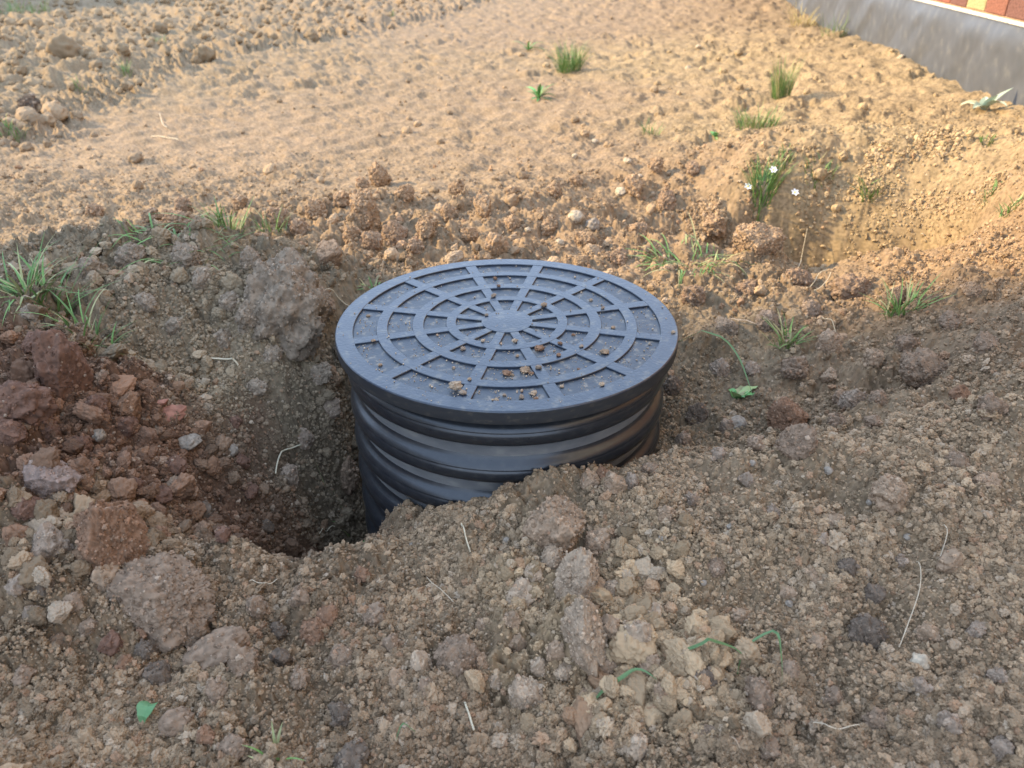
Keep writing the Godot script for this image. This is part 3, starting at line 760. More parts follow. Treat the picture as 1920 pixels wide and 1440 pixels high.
	[0.354, -1.065, 0.036, 0.031, "shaggy", "greybrown", 36], [0.413, -1.062, 0.036, 0.028, "shaggy", "brown", 36], [0.552, -1.538, 0.042, 0.033, "shaggy", "greybrown", 36],
	[0.904, -1.654, 0.075, 0.053, "shaggy", "brown", 36], [1.020, -1.577, 0.047, 0.037, "shaggy", "tan", 36], [0.459, -1.375, 0.039, 0.034, "clay", "greybrown", 36],
	[0.606, -1.196, 0.044, 0.031, "shaggy", "brown", 36], [0.627, -1.110, 0.037, 0.025, "shaggy", "brown", 36], [-0.469, -1.710, 0.078, 0.082, "shaggy", "grey", 37],
	[-0.574, -1.525, 0.070, 0.057, "shaggy", "grey", 37], [-0.630, -1.567, 0.059, 0.050, "shaggy", "grey", 37], [-0.761, -1.694, 0.087, 0.060, "shaggy", "grey", 37],
	[-0.883, -1.689, 0.080, 0.060, "shaggy", "grey", 37], [-0.934, -1.593, 0.066, 0.055, "shaggy", "grey", 37], [-0.637, -1.512, 0.057, 0.045, "shaggy", "grey", 37],
	[-0.529, -1.490, 0.052, 0.044, "shaggy", "grey", 37], [-0.489, -1.560, 0.066, 0.056, "shaggy", "grey", 37], [-0.443, -1.533, 0.057, 0.052, "shaggy", "grey", 37],
	[-0.552, -1.425, 0.046, 0.036, "shaggy", "grey", 37], [-0.424, -1.518, 0.055, 0.052, "shaggy", "greybrown", 37], [-0.469, -1.428, 0.048, 0.046, "shaggy", "greybrown", 37],
	[-0.400, -1.485, 0.059, 0.081, "shaggy", "brown", 37], [-0.420, -1.672, 0.053, 0.047, "shaggy", "grey", 37], [-0.732, -1.502, 0.051, 0.041, "shaggy", "grey", 37],
	[-0.794, -1.518, 0.053, 0.044, "shaggy", "grey", 37], [-0.696, -1.606, 0.055, 0.050, "shaggy", "grey", 37], [-0.613, -1.700, 0.063, 0.053, "shaggy", "grey", 37],
	[-0.492, -1.595, 0.054, 0.052, "shaggy", "grey", 37], [-0.933, -1.351, 0.046, 0.037, "shaggy", "grey", 37], [-0.489, -1.340, 0.054, 0.049, "shaggy", "greybrown", 37],
	[-0.092, -2.482, 0.060, 0.093, "clay", "sand", 38], [-0.210, -2.848, 0.076, 0.055, "clay", "sand", 38], [-0.257, -2.225, 0.067, 0.064, "shaggy", "sand", 38],
	[-1.109, -2.541, 0.065, 0.057, "shaggy", "tan", 38], [-0.750, -2.372, 0.099, 0.082, "shaggy", "tan", 38], [-0.577, -2.550, 0.072, 0.057, "shaggy", "sand", 38],
	[-0.656, -2.484, 0.078, 0.067, "shaggy", "sand", 38], [-0.375, -2.665, 0.068, 0.059, "shaggy", "sand", 38], [-0.216, -2.519, 0.072, 0.060, "shaggy", "sand", 38],
	[0.000, -2.391, 0.069, 0.054, "shaggy", "sand", 38], [0.121, -2.390, 0.069, 0.054, "shaggy", "sand", 38], [0.227, -2.234, 0.071, 0.055, "shaggy", "sand", 38],
	[0.475, -2.938, 0.066, 0.100, "clay", "sand", 38], [0.696, -2.951, 0.065, 0.052, "clay", "tan", 38], [0.576, -3.088, 0.064, 0.058, "clay", "sand", 38],
	[0.162, -2.884, 0.061, 0.051, "shaggy", "sand", 38], [-0.134, -2.304, 0.067, 0.053, "shaggy", "sand", 38], [-0.416, -2.199, 0.080, 0.060, "shaggy", "tan", 38],
	[-0.675, -2.339, 0.074, 0.060, "shaggy", "tan", 38], [-0.925, -2.563, 0.062, 0.046, "shaggy", "sand", 38], [-0.483, -2.221, 0.071, 0.057, "shaggy", "sand", 38],
	[-0.285, -2.174, 0.057, 0.047, "shaggy", "tan", 38], [0.581, -2.824, 0.080, 0.076, "shaggy", "tan", 38], [0.730, -2.668, 0.096, 0.081, "shaggy", "sand", 38],
	[0.710, -2.114, 0.170, 0.097, "shaggy", "sand", 38], [0.395, -2.278, 0.066, 0.052, "shaggy", "tan", 38], [0.308, -2.094, 0.062, 0.048, "shaggy", "tan", 38],
	[0.000, -2.792, 0.051, 0.041, "clay", "sand", 38], [-0.582, -2.970, 0.058, 0.048, "shaggy", "sand", 38], [-0.989, -2.034, 0.058, 0.040, "shaggy", "tan", 38],
	[-1.441, -2.596, 0.063, 0.043, "shaggy", "tan", 38], [0.258, -3.085, 0.056, 0.045, "shaggy", "sand", 38]]
const STONES: Array = [
	[-0.630, -1.214, 0.070, 0.037, "stone", "palegrey", 39], [-0.567, -1.266, 0.041, 0.034, "stone", "palegrey", 40], [-0.704, -1.080, 0.027, 0.027, "stone", "palegrey", 41],
	[0.491, -1.389, 0.067, 0.036, "stone", "palegrey", 42], [0.774, -1.601, 0.027, 0.029, "stone", "tan", 43], [0.208, -2.389, 0.058, 0.050, "stone", "cream", 44],
	[0.259, -2.372, 0.058, 0.064, "stone", "palegrey", 45], [0.427, -2.966, 0.058, 0.052, "stone", "cream", 46], [-0.228, -0.842, 0.018, 0.017, "stone", "palegrey", 47],
	[0.619, -1.678, 0.034, 0.030, "stone", "tan", 48], [0.285, -3.521, 0.043, 0.036, "stone", "cream", 49], [0.491, -3.325, 0.037, 0.031, "stone", "cream", 49],
	[0.402, -3.817, 0.041, 0.035, "stone", "cream", 49], [1.236, -5.785, 0.052, 0.044, "stone", "cream", 49], [1.532, -6.849, 0.061, 0.051, "stone", "cream", 49],
	[2.470, -5.258, 0.054, 0.045, "stone", "cream", 49], [0.518, -3.109, 0.030, 0.025, "stone", "cream", 49], [0.147, -2.245, 0.033, 0.027, "stone", "cream", 49],
	[0.051, -2.365, 0.027, 0.023, "stone", "cream", 49], [0.501, -3.316, 0.032, 0.027, "stone", "cream", 49], [-0.125, -1.684, 0.019, 0.017, "stone", "palegrey", 50],
	[-0.009, -0.936, 0.014, 0.012, "stone", "palegrey", 50], [-0.174, -0.999, 0.015, 0.013, "stone", "palegrey", 50], [0.034, -0.944, 0.012, 0.011, "stone", "palegrey", 50],
	[0.396, -0.786, 0.015, 0.014, "stone", "palegrey", 50], [0.336, -0.908, 0.015, 0.013, "stone", "palegrey", 50], [0.431, -0.748, 0.012, 0.011, "stone", "palegrey", 50],
	[0.579, -0.856, 0.014, 0.013, "stone", "palegrey", 50], [0.280, -0.819, 0.012, 0.011, "stone", "palegrey", 50], [0.547, -0.620, 0.013, 0.012, "stone", "palegrey", 50],
	[0.227, -0.887, 0.013, 0.012, "stone", "palegrey", 50], [0.397, -1.027, 0.016, 0.014, "stone", "palegrey", 50], [0.504, -0.983, 0.017, 0.015, "stone", "palegrey", 50],
	[0.542, -0.913, 0.013, 0.012, "stone", "palegrey", 50], [-0.655, -1.229, 0.073, 0.023, "shard", "brick", 51], [-0.670, -1.241, 0.049, 0.013, "shard", "brick", 52]]
# x, z, spread, height, blades, look, line of TEXTS
const TUFTS: Array = [
	[-0.985, -1.454, 0.165, 0.115, 42, "long", 53], [-0.826, -1.341, 0.114, 0.086, 20, "fresh", 54], [-0.775, -2.021, 0.130, 0.096, 30, "mixed", 55],
	[-0.795, -1.758, 0.244, 0.056, 34, "flat", 56], [-0.753, -2.320, 0.134, 0.092, 18, "mixed", 57], [0.428, -6.122, 0.254, 0.227, 90, "lush", 58],
	[0.143, -7.457, 0.334, 0.179, 14, "broad", 59], [0.167, -5.053, 0.167, 0.161, 18, "broad", 60], [1.501, -4.530, 0.155, 0.197, 90, "dense", 61],
	[1.200, -3.882, 0.287, 0.132, 70, "mixed", 62], [0.896, -2.708, 0.133, 0.104, 60, "lush", 63], [0.964, -2.759, 0.095, 0.063, 20, "mixed", 64],
	[1.082, -2.713, 0.150, 0.058, 20, "mixed", 65], [1.234, -2.619, 0.092, 0.081, 20, "fresh", 66], [2.706, -7.866, 0.348, 0.273, 40, "straw", 67],
	[2.594, -6.770, 0.300, 0.189, 26, "mixed", 68], [0.503, -2.068, 0.229, 0.087, 40, "flat", 69], [0.892, -1.599, 0.110, 0.080, 30, "fresh", 70],
	[0.643, -1.607, 0.075, 0.069, 24, "fresh", 71], [0.678, -3.864, 0.115, 0.086, 16, "mixed", 72], [-2.758, -5.869, 0.099, 0.109, 16, "mixed", 73],
	[-2.741, -5.158, 0.074, 0.074, 12, "mixed", 74], [-2.579, -4.071, 0.192, 0.085, 24, "lush", 75], [1.402, -2.120, 0.075, 0.050, 16, "mixed", 76],
	[1.456, -2.302, 0.055, 0.043, 12, "mixed", 77], [-0.360, -1.845, 0.042, 0.037, 12, "long", 78], [-3.031, -7.207, 0.184, 0.071, 14, "mixed", 79],
	[-1.463, -10.366, 0.195, 0.100, 12, "mixed", 80], [-5.999, -10.424, 0.978, 0.187, 70, "lush", 81], [-0.299, -0.586, 0.053, 0.043, 7, "fresh", 82],
	[-0.388, -1.400, 0.051, 0.050, 9, "long", 83], [0.504, -1.475, 0.072, 0.053, 6, "broad", 84], [1.567, -2.595, 0.070, 0.039, 12, "mixed", 85],
	[0.936, -3.637, 0.064, 0.043, 8, "broad", 86], [2.167, -3.687, 0.269, 0.119, 9, "silver", 87]]
# points x, z along the strand, breadth, look, line of TEXTS
const STRANDS: Array = [
	[[0.107, -0.660, 0.134, -0.667, 0.165, -0.685, 0.191, -0.665], 0.0070, "blade", 88],
	[[0.220, -0.699, 0.245, -0.687, 0.282, -0.692, 0.319, -0.687], 0.0060, "blade", 89],
	[[0.295, -0.674, 0.306, -0.697, 0.331, -0.711, 0.349, -0.709, 0.342, -0.647], 0.0060, "blade", 90],
	[[0.223, -0.680, 0.241, -0.657, 0.273, -0.667, 0.300, -0.668], 0.0040, "pale", 91],
	[[0.394, -1.667, 0.449, -1.641, 0.508, -1.613, 0.529, -1.536, 0.532, -1.448], 0.0070, "blade", 92],
	[[0.537, -1.721, 0.582, -1.678, 0.615, -1.659], 0.0050, "pale", 93],
	[[-0.082, -0.963, -0.074, -0.934, -0.066, -0.914], 0.0025, "straw", 94],
	[[-0.063, -0.668, -0.056, -0.649, -0.049, -0.630], 0.0030, "straw", 95],
	[[-0.653, -1.467, -0.623, -1.467, -0.594, -1.461], 0.0045, "straw", 96],
	[[-0.465, -1.756, -0.443, -1.773, -0.411, -1.774], 0.0022, "straw", 97],
	[[-0.504, -1.318, -0.501, -1.367, -0.466, -1.428], 0.0035, "straw", 98],
	[[0.577, -0.818, 0.568, -0.787, 0.546, -0.748, 0.527, -0.721, 0.510, -0.698], 0.0014, "root", 99],
	[[0.614, -0.844, 0.615, -0.830, 0.598, -0.804], 0.0014, "root", 100],
	[[0.370, -0.603, 0.389, -0.589, 0.425, -0.598], 0.0014, "root", 101],
	[[-0.494, -0.789, -0.479, -0.795, -0.473, -0.788], 0.0022, "pale", 102],
	[[-0.425, -1.297, -0.424, -1.361, -0.411, -1.381], 0.0016, "straw", 103],
	[[0.738, -1.896, 0.846, -2.125, 1.043, -2.624], 0.0022, "straw", 104],
	[[0.744, -1.802, 0.819, -1.926, 0.850, -1.945], 0.0022, "straw", 105],
	[[0.769, -1.811, 0.792, -1.823, 0.851, -1.922], 0.0020, "straw", 106],
	[[1.066, -1.972, 1.338, -2.472, 1.331, -2.486], 0.0040, "pale", 107],
	[[-2.123, -4.825, -1.981, -4.514, -1.933, -4.445], 0.0040, "straw", 108],
	[[-1.943, -4.256, -1.843, -4.187, -1.746, -4.121], 0.0050, "straw", 109],
	[[0.737, -1.658, 0.753, -1.623, 0.757, -1.587], 0.0018, "straw", 110],
	[[-0.135, -0.893, -0.108, -0.867, -0.090, -0.846], 0.0012, "root", 111],
	[[-0.408, -0.876, -0.384, -0.874, -0.369, -0.888], 0.0014, "root", 112],
	[[-0.146, -0.611, -0.137, -0.620, -0.120, -0.619], 0.0030, "blade", 113],
	[[0.247, -0.575, 0.262, -0.577, 0.270, -0.564, 0.277, -0.559], 0.0025, "pale", 114],
	[[-0.465, -0.648, -0.465, -0.633, -0.469, -0.622], 0.0240, "leaf", 115]]
const FLOWERS: Array = [
	[0.838, -2.713, 0.012, "white flower fallen beside the flowering weed"],
	[0.919, -2.716, 0.050, "white flower open among the leaves of the flowering weed"],
	[0.996, -2.680, 0.012, "white flower lying on the sandy face of the hole"]]
# label, group
const TEXTS: Array = [
	["large shaggy grey-brown clod perched on the grey heap beside the shaft", ""],
	["tall dark red clay clod standing on the crest of the clay heap", ""],
	["broad flaky red-brown clay clod beside the tall clay clod", ""],
	["big rounded lump of red clay low on the clay heap", ""],
	["pinkish grey flat-topped clay block on the clay heap", ""],
	["cracked grey-brown clay block next to the big rounded clay lump", ""],
	["orange-brown broken clay clod at the foot of the tall clay clod", ""],
	["small dark clay clod tucked under the tall clay clod", ""],
	["yellowish brown clod between the clay heap and the wide brown lump", ""],
	["wide crumbly brown lump in front of the clay heap", ""],
	["rounded brown clod leaning on the wide crumbly lump", ""],
	["smooth elongated roll of brown clay lying below the wide crumbly lump", ""],
	["dark grey slab-sided clay clod at the foot of the clay heap", ""],
	["large tan lump at the top of the tumbled pile", ""],
	["craggy pale lump in the middle of the tumbled pile", ""],
	["tallest craggy pale lump at the foot of the tumbled pile", ""],
	["flat brown lump beside the tumbled pile", ""],
	["wedge-shaped tan clod lying alone on the granular mound", ""],
	["dark damp clod on the face of the granular mound", ""],
	["rusty brown clod topped with a bit of moss in the hollow by the shaft", ""],
	["brown clod lying against the granular mound below the rusty clod", ""],
	["cream pebble with a flat face on the granular mound", ""],
	["pale crumbly ball of soil near the torn grass blade", ""],
	["upright tan clod casting a long shadow on the ridge behind the shaft", ""],
	["pointed brown clod behind the shaggy clod", ""],
	["flat-faced tan clod directly behind the cover", ""],
	["horned tan clod on the trodden ground", ""],
	["low brown clod in the shadow of the upright clod", ""],
	["dark brown clod at the edge of the churned strip", ""],
	["long brown clod behind the grey heap", ""],
	["wide brown lump on the heap beyond the granular mound", ""],
	["brown clod half buried in the crest of the granular mound", ""],
	["%s clod tumbled down the pile in front of the shaft", "clods of the tumbled pile"],
	["%s clod scattered on the rough soil below the clay heap", "clods below the clay heap"],
	["%s clod lying on the clay heap beside the pit", "clods of the clay heap"],
	["%s clod resting on the granular mound", "clods of the granular mound"],
	["%s clod lying in the hollow between the shaft and the far heap", "clods of the hollow"],
	["%s clod on the slope of the grey heap", "clods of the grey heap"],
	["%s clod on the sunlit ridge behind the cover", "clods of the ridge behind the cover"],
	["flat pale grey stone lying on the clay slope above the pit", ""],
	["small pale grey stone beside the flat one on the clay slope", ""],
	["little grey stone on the clay heap below the orange-brown clod", ""],
	["long grey stone with a pointed end beside the green leaf", ""],
	["round brown pebble in the hollow", ""],
	["cream cobble lying against the grey cobble", ""],
	["smooth grey cobble on the ridge behind the cover", ""],
	["round cream pebble on the sandy slope", ""],
	["light grey pebble at the edge of the granular mound", ""],
	["tan pebble among dry stalks", ""],
	["small cream pebble half sunk in the sunlit soil", "small pebbles in the sunlit soil"],
	["pale pebble among the crumbs of the granular mound", "pebbles of the granular mound"],
	["broken slab of red brick lying on the clay slope", ""],
	["thin brick splinter behind the broken brick slab", ""],
	["dark green sprawling grass tuft on the shoulder of the grey heap", ""],
	["bright green grass tuft with a seed head behind the tall clay clod", ""],
	["yellow-green grass tuft standing on the crest of the grey heap", ""],
	["flattened green grass hanging over the crest of the grey heap", ""],
	["thin grass tuft beside the long brown clod", ""],
	["lush dark green grass tuft on the sunny soil", ""],
	["low broad-leaved weed beside the lush grass tuft", ""],
	["small leafy weed in front of the lush grass tuft", ""],
	["dense upright turf lump with a dark shadow", ""],
	["spreading yellow-green grass patch below the dense turf lump", ""],
	["green weed with white flowers at the lip of the sandy hole", ""],
	["pale grass tuft above the flowering weed", ""],
	["short grass fringe on the lip of the sandy hole", ""],
	["drooping grass tuft over the edge of the sandy hole", ""],
	["dry yellow grass tuft close to the membrane plinth", ""],
	["green and yellow grass tuft at the foot of the membrane plinth", ""],
	["thin grass sprawling on the soil between cover and sandy hole", ""],
	["fresh green grass tuft on the far heap", ""],
	["green grass tuft in the hollow near the shaft", ""],
	["small grass tuft on the sunny slope", ""],
	["small grass tuft at the edge of the churned strip", ""],
	["tiny grass tuft beside the churned strip", ""],
	["grass tuft at the border of the trodden ground", ""],
	["short grass tuft beyond the far heap", ""],
	["sparse grass tuft on the sandy rim", ""],
	["dark weed growing between shaft and grey heap", ""],
	["thin grass on the churned strip", ""],
	["far grass tuft on the sunny soil", ""],
	["patch of green grass in the shade at the far end of the churned strip", ""],
	["sprig of fresh green grass lying on the soil below the clay heap", ""],
	["thin dark grass growing at the bottom of the pit", ""],
	["torn green weed leaves lying in the hollow by the shaft", ""],
	["short grass on the sandy slope", ""],
	["small weed seedling on the sandy slope", ""],
	["pale silvery-leaved plant lying on the sandy slope near the plinth", ""],
	["single green grass blade lying below the tumbled pile", ""],
	["long green grass blade arching over a dark clod", ""],
	["bent green grass blade beside the arching one", ""],
	["yellowed grass stem beneath the arching blade", ""],
	["long green stalk curving down into the hollow beside the shaft", ""],
	["dry flat stalk beside the grass tuft in the hollow", ""],
	["short straw stuck in the granular mound below the shaft", ""],
	["pale straw lying on the dark soil below the flat brown lump", ""],
	["whitish wood splinter on the grey slope", ""],
	["thin dry stalk reaching to the edge of the cover", ""],
	["dry root sticking out above the pit", ""],
	["long fine pale root hanging down the granular mound", ""],
	["short fine root beside the tan slab on the granular mound", ""],
	["fine pale root crossing the foot of the granular mound", ""],
	["pale sprout beside the rounded brown clod", ""],
	["thin pale root at the bottom of the pit", ""],
	["upright dry stalk on the soil beyond the cover", ""],
	["slanting dry stalk beyond the cover", ""],
	["second slanting dry stalk leaning beside its neighbour", ""],
	["curled white stalk on the rim of the sandy hole", ""],
	["pale straw on the trodden ground", ""],
	["longer pale straw lying flat on the trodden ground", ""],
	["thin dry stem bending over the hollow", ""],
	["hair-fine root on the granular mound under the straw", ""],
	["fine root near the rounded brown clod", ""],
	["short green blade at the foot of the dark soil", ""],
	["yellowed blade curling near the pale crumbly ball", ""],
	["torn green leaf scrap on the bare soil below the clay heap", ""]]
const COVER_CRUMBS: Array = [-0.095, -1.118, 0.0270, -0.082, -1.101, 0.0125, -0.009, -1.173, 0.0168, 0.023, -1.182, 0.0188, 0.036, -1.106, 0.0143, 0.016, -1.094, 0.0124, 0.051, -1.265, 0.0178, 0.171, -1.252, 0.0167,
	0.310, -1.326, 0.0092, -0.039, -1.497, 0.0135, -0.038, -1.601, 0.0119, 0.066, -1.451, 0.0143, 0.005, -1.289, 0.0120, -0.091, -1.265, 0.0119, 0.090, -1.280, 0.0100, -0.236, -1.204, 0.0095,
	0.153, -1.129, 0.0109, 0.129, -1.269, 0.0089, 0.085, -1.234, 0.0097, -0.261, -1.291, 0.0090, -0.104, -1.194, 0.0085, 0.047, -1.188, 0.0113, 0.033, -1.175, 0.0094, 0.198, -1.354, 0.0094,
	-0.026, -1.084, 0.0106, -0.013, -1.101, 0.0080, 0.040, -1.089, 0.0088, -0.073, -1.147, 0.0083, 0.085, -1.129, 0.0082, 0.186, -1.438, 0.0098, -0.029, -1.550, 0.0104, -0.290, -1.408, 0.0086,
	0.166, -1.486, 0.0090, -0.051, -1.403, 0.0086, 0.118, -1.324, 0.0082, 0.010, -1.238, 0.0088, -0.055, -1.291, 0.0090, -0.219, -1.446, 0.0077, 0.118, -1.188, 0.0075, 0.000, -1.169, 0.0084]

# ---------------------------------------------------------------- loose soil, stones and plants
const EARTH := {"red": Color(0.128, 0.0706, 0.047), "rust": Color(0.19, 0.108, 0.0642), "pink": Color(0.2, 0.14, 0.108), "greybrown": Color(0.228, 0.167, 0.118), "tan": Color(0.266, 0.181, 0.115), "brown": Color(0.201, 0.137, 0.09), "dark": Color(0.124, 0.0909, 0.065), "pale": Color(0.312, 0.225, 0.149), "grey": Color(0.214, 0.162, 0.113), "sand": Color(0.294, 0.199, 0.12), "cream": Color(0.372, 0.302, 0.216), "palegrey": Color(0.228, 0.187, 0.144), "brick": Color(0.246, 0.114, 0.076)}
var earth_m := {}
var lumps := {}

func earth(c: String) -> StandardMaterial3D:
	if not earth_m.has(c):
		earth_m[c] = earthy(EARTH[c] * 1.12, true, 9.0 if c in ["cream", "palegrey"] else 5.0, 0.01 if c in ["cream", "palegrey", "brick"] else 0.04)
	return earth_m[c]

func lump_mesh(kind: String, width: float, k: int) -> ArrayMesh:
	var level := 5 if width > 0.055 else 4
	var variant := k if width > 0.11 else k % 6
	var key := "%s%d_%d" % [kind, level, variant]
	if not lumps.has(key):
		var sd := 100 + hash(key) % 900
		match kind:
			"shaggy": lumps[key] = clod_mesh(level, sd, 1.15, 0.9)
			"clay": lumps[key] = clod_mesh(level, sd, 0.75, 1.0)
			"smooth": lumps[key] = clod_mesh(level, sd, 0.25, 0.2)
			"stone": lumps[key] = clod_mesh(3, sd, 0.05, 0.45)
			"shard": lumps[key] = clod_mesh(3, sd, 0.12, 1.0)
	return lumps[key]

func make_lumps() -> void:
	var k := 0
	for list: Array in [CLODS, STONES]:
		for c: Array in list:
			k += 1
			var w: float = c[2]
			var h: float = c[3]
			var stone: bool = c[4] == "stone"
			var o := put("brick_shard" if c[4] == "shard" else "stone" if stone else "soil_clod", lump_mesh(c[4], w, k), earth(c[5]))
			var t: Array = TEXTS[c[6]]
			var said: String = t[0]
			if t[1] != "" and said.contains("%s"):
				said = said % [("small" if w < 0.034 else "mid-sized" if w < 0.05 else "stout") + " " + {"red": "dark red", "rust": "rusty", "tan": "tan", "pale": "pale", "brown": "brown", "dark": "dark", "greybrown": "grey-brown", "grey": "grey", "sand": "sandy tan"}[c[5]] + " " + {"shaggy": "crumbly", "clay": "angular", "smooth": "smooth"}[c[4]]]
			tag(o, said, "brick" if c[4] == "shard" else "stone" if stone else "clod", t[1])
			var y := ground_y(c[0], c[1])
			# the picture foreshortens heights: clods are about as tall as they are deep
			var tall := h * (0.62 if not stone else 0.5)
			var deep := lerpf(w, h, 0.5) * 0.5
			o.basis = Basis(Vector3.UP, rng.randf_range(-0.5, 0.5)) * Basis(Vector3.RIGHT, rng.randf_range(-0.3, 0.3)) * Basis(Vector3.BACK, rng.randf_range(-0.25, 0.25)) * Basis(Vector3.UP, rng.randi_range(0, 3) * PI / 2.0 if absf(w - h) < 0.02 else 0.0)
			if c[4] == "smooth": o.basis = Basis(Vector3.BACK, 0.35) * Basis(Vector3.UP, 0.25)
			o.scale = Vector3(w * 0.43, tall * 0.86, deep * 0.86)
			if not stone and c[4] != "shard": crusted.append([o, 0.35 if c[4] == "smooth" else 0.6 if c[4] == "clay" else 1.2, EARTH[c[5]]])
			o.position = Vector3(c[0], y + tall * (0.12 if stone else 0.34 if c[1] < -2.0 else 0.16), c[1] - deep * 0.3)

var crusted: Array = []

func make_crusts() -> void:
	# crumbs clinging to the clods
	var r := RandomNumberGenerator.new()
	r.seed = 93
	var shapes := [crumb_mesh(1, 700), crumb_mesh(2, 701), crumb_mesh(2, 702)]
	var bufs: Array[PackedFloat32Array] = [PackedFloat32Array(), PackedFloat32Array(), PackedFloat32Array()]
	var n := 0
	for q: Array in crusted:
		var o: MeshInstance3D = q[0]
		var arr := o.mesh.surface_get_arrays(0)
		var v: PackedVector3Array = arr[Mesh.ARRAY_VERTEX]
		var nn: PackedVector3Array = arr[Mesh.ARRAY_NORMAL]
		var area := o.scale.x * (o.scale.y + o.scale.z) * 5.0
		var soil_c := PackedFloat32Array([q[2].r, q[2].g, q[2].b])
		for i in int(area / 0.00003 * q[1]):
			var k := r.randi() % v.size()
			if (o.basis * nn[k]).y < -0.1 * r.randf(): continue
			var p := o.transform * v[k]
			var rad := clampf(0.0013 * exp(r.randfn() * 0.5), 0.0006, 0.0045) * maxf(1.0, -p.z * 0.6)
			var b := Basis(Quaternion(r.randfn(), r.randfn(), r.randfn(), r.randfn()).normalized()).scaled(Vector3.ONE * rad)
			var c := crumb_colour(soil_c, r)
			bufs[n % 3].append_array(PackedFloat32Array([b.x.x, b.y.x, b.z.x, p.x, b.x.y, b.y.y, b.z.y, p.y, b.x.z, b.y.z, b.z.z, p.z, c.r, c.g, c.b, 1.0]))
			n += 1
	for k in 3:
		var mm := MultiMesh.new()
		mm.transform_format = MultiMesh.TRANSFORM_3D
		mm.use_colors = true
		mm.mesh = shapes[k]
		mm.instance_count = bufs[k].size() / 16
		mm.buffer = bufs[k]
		var o := MultiMeshInstance3D.new()
		o.name = numbered("clinging_crumbs")
		o.multimesh = mm
		o.material_override = M.crumb
		add_child(o, true)
		tag(o, "small crumbs clinging to the faces of the clods", "soil", "crumbs clinging to clods", "stuff")
	print("crusts ", n)

func leaf_material(rough := 0.55) -> StandardMaterial3D:
	var m := plain(Color(1, 1, 1), rough, 0.4)
	m.albedo_color = Color(1, 1, 1)
	m.vertex_color_use_as_albedo = true
	m.cull_mode = BaseMaterial3D.CULL_DISABLED
	m.backlight_enabled = true
	m.backlight = Color(0.5, 0.5, 0.5)
	return m

func ribbon(st: SurfaceTool, line: PackedVector3Array, width: float, side: Vector3, color: Color, leafy: bool) -> void:
	# a blade with a raised midrib, tapering to its tip
	var n := line.size()
	for i in n - 1:
		var q: Array = []
		for e in 2:
			var j := i + e
			var f := float(j) / (n - 1)
			var wd := width * (sin(PI * (0.12 + 0.88 * f)) if leafy else minf(0.55 + f * 2.0, 1.0) * (1.0 - pow(f, 2.2)) + 0.03) * 0.5
			var along := (line[mini(j + 1, n - 1)] - line[maxi(j - 1, 0)]).normalized()
			var s := (side - along * side.dot(along)).normalized()
			var up := s.cross(along).normalized()
			q.append([line[j] - s * wd + up * wd * 0.35, line[j], line[j] + s * wd + up * wd * 0.35])
		for e in 2:
			var a: Vector3 = q[0][e]; var b: Vector3 = q[0][e + 1]; var c: Vector3 = q[1][e + 1]; var d: Vector3 = q[1][e]
			var nn := (c - a).cross(b - a).normalized()
			for p: Vector3 in [a, b, c, a, c, d]:
				st.set_color(color)
				st.set_normal(nn)
				st.add_vertex(p)

const LOOKS := {"long": [Color(0.115, 0.2, 0.055), 1.25, 1.0, 0.005], "fresh": [Color(0.115, 0.2, 0.055), 1.0, 0.8, 0.004], "mixed": [Color(0.115, 0.2, 0.055), 0.9, 0.7, 0.004], "flat": [Color(0.115, 0.2, 0.055), 1.0, 1.5, 0.0045], "lush": [Color(0.115, 0.2, 0.055), 1.0, 0.6, 0.005], "dense": [Color(0.115, 0.2, 0.055), 1.0, 0.35, 0.004], "straw": [Color(0.48, 0.38, 0.14), 1.0, 0.8, 0.004], "broad": [Color(0.12, 0.27, 0.085), 1.0, 1.1, 0.02], "silver": [Color(0.42, 0.50, 0.38), 1.0, 1.2, 0.035]}

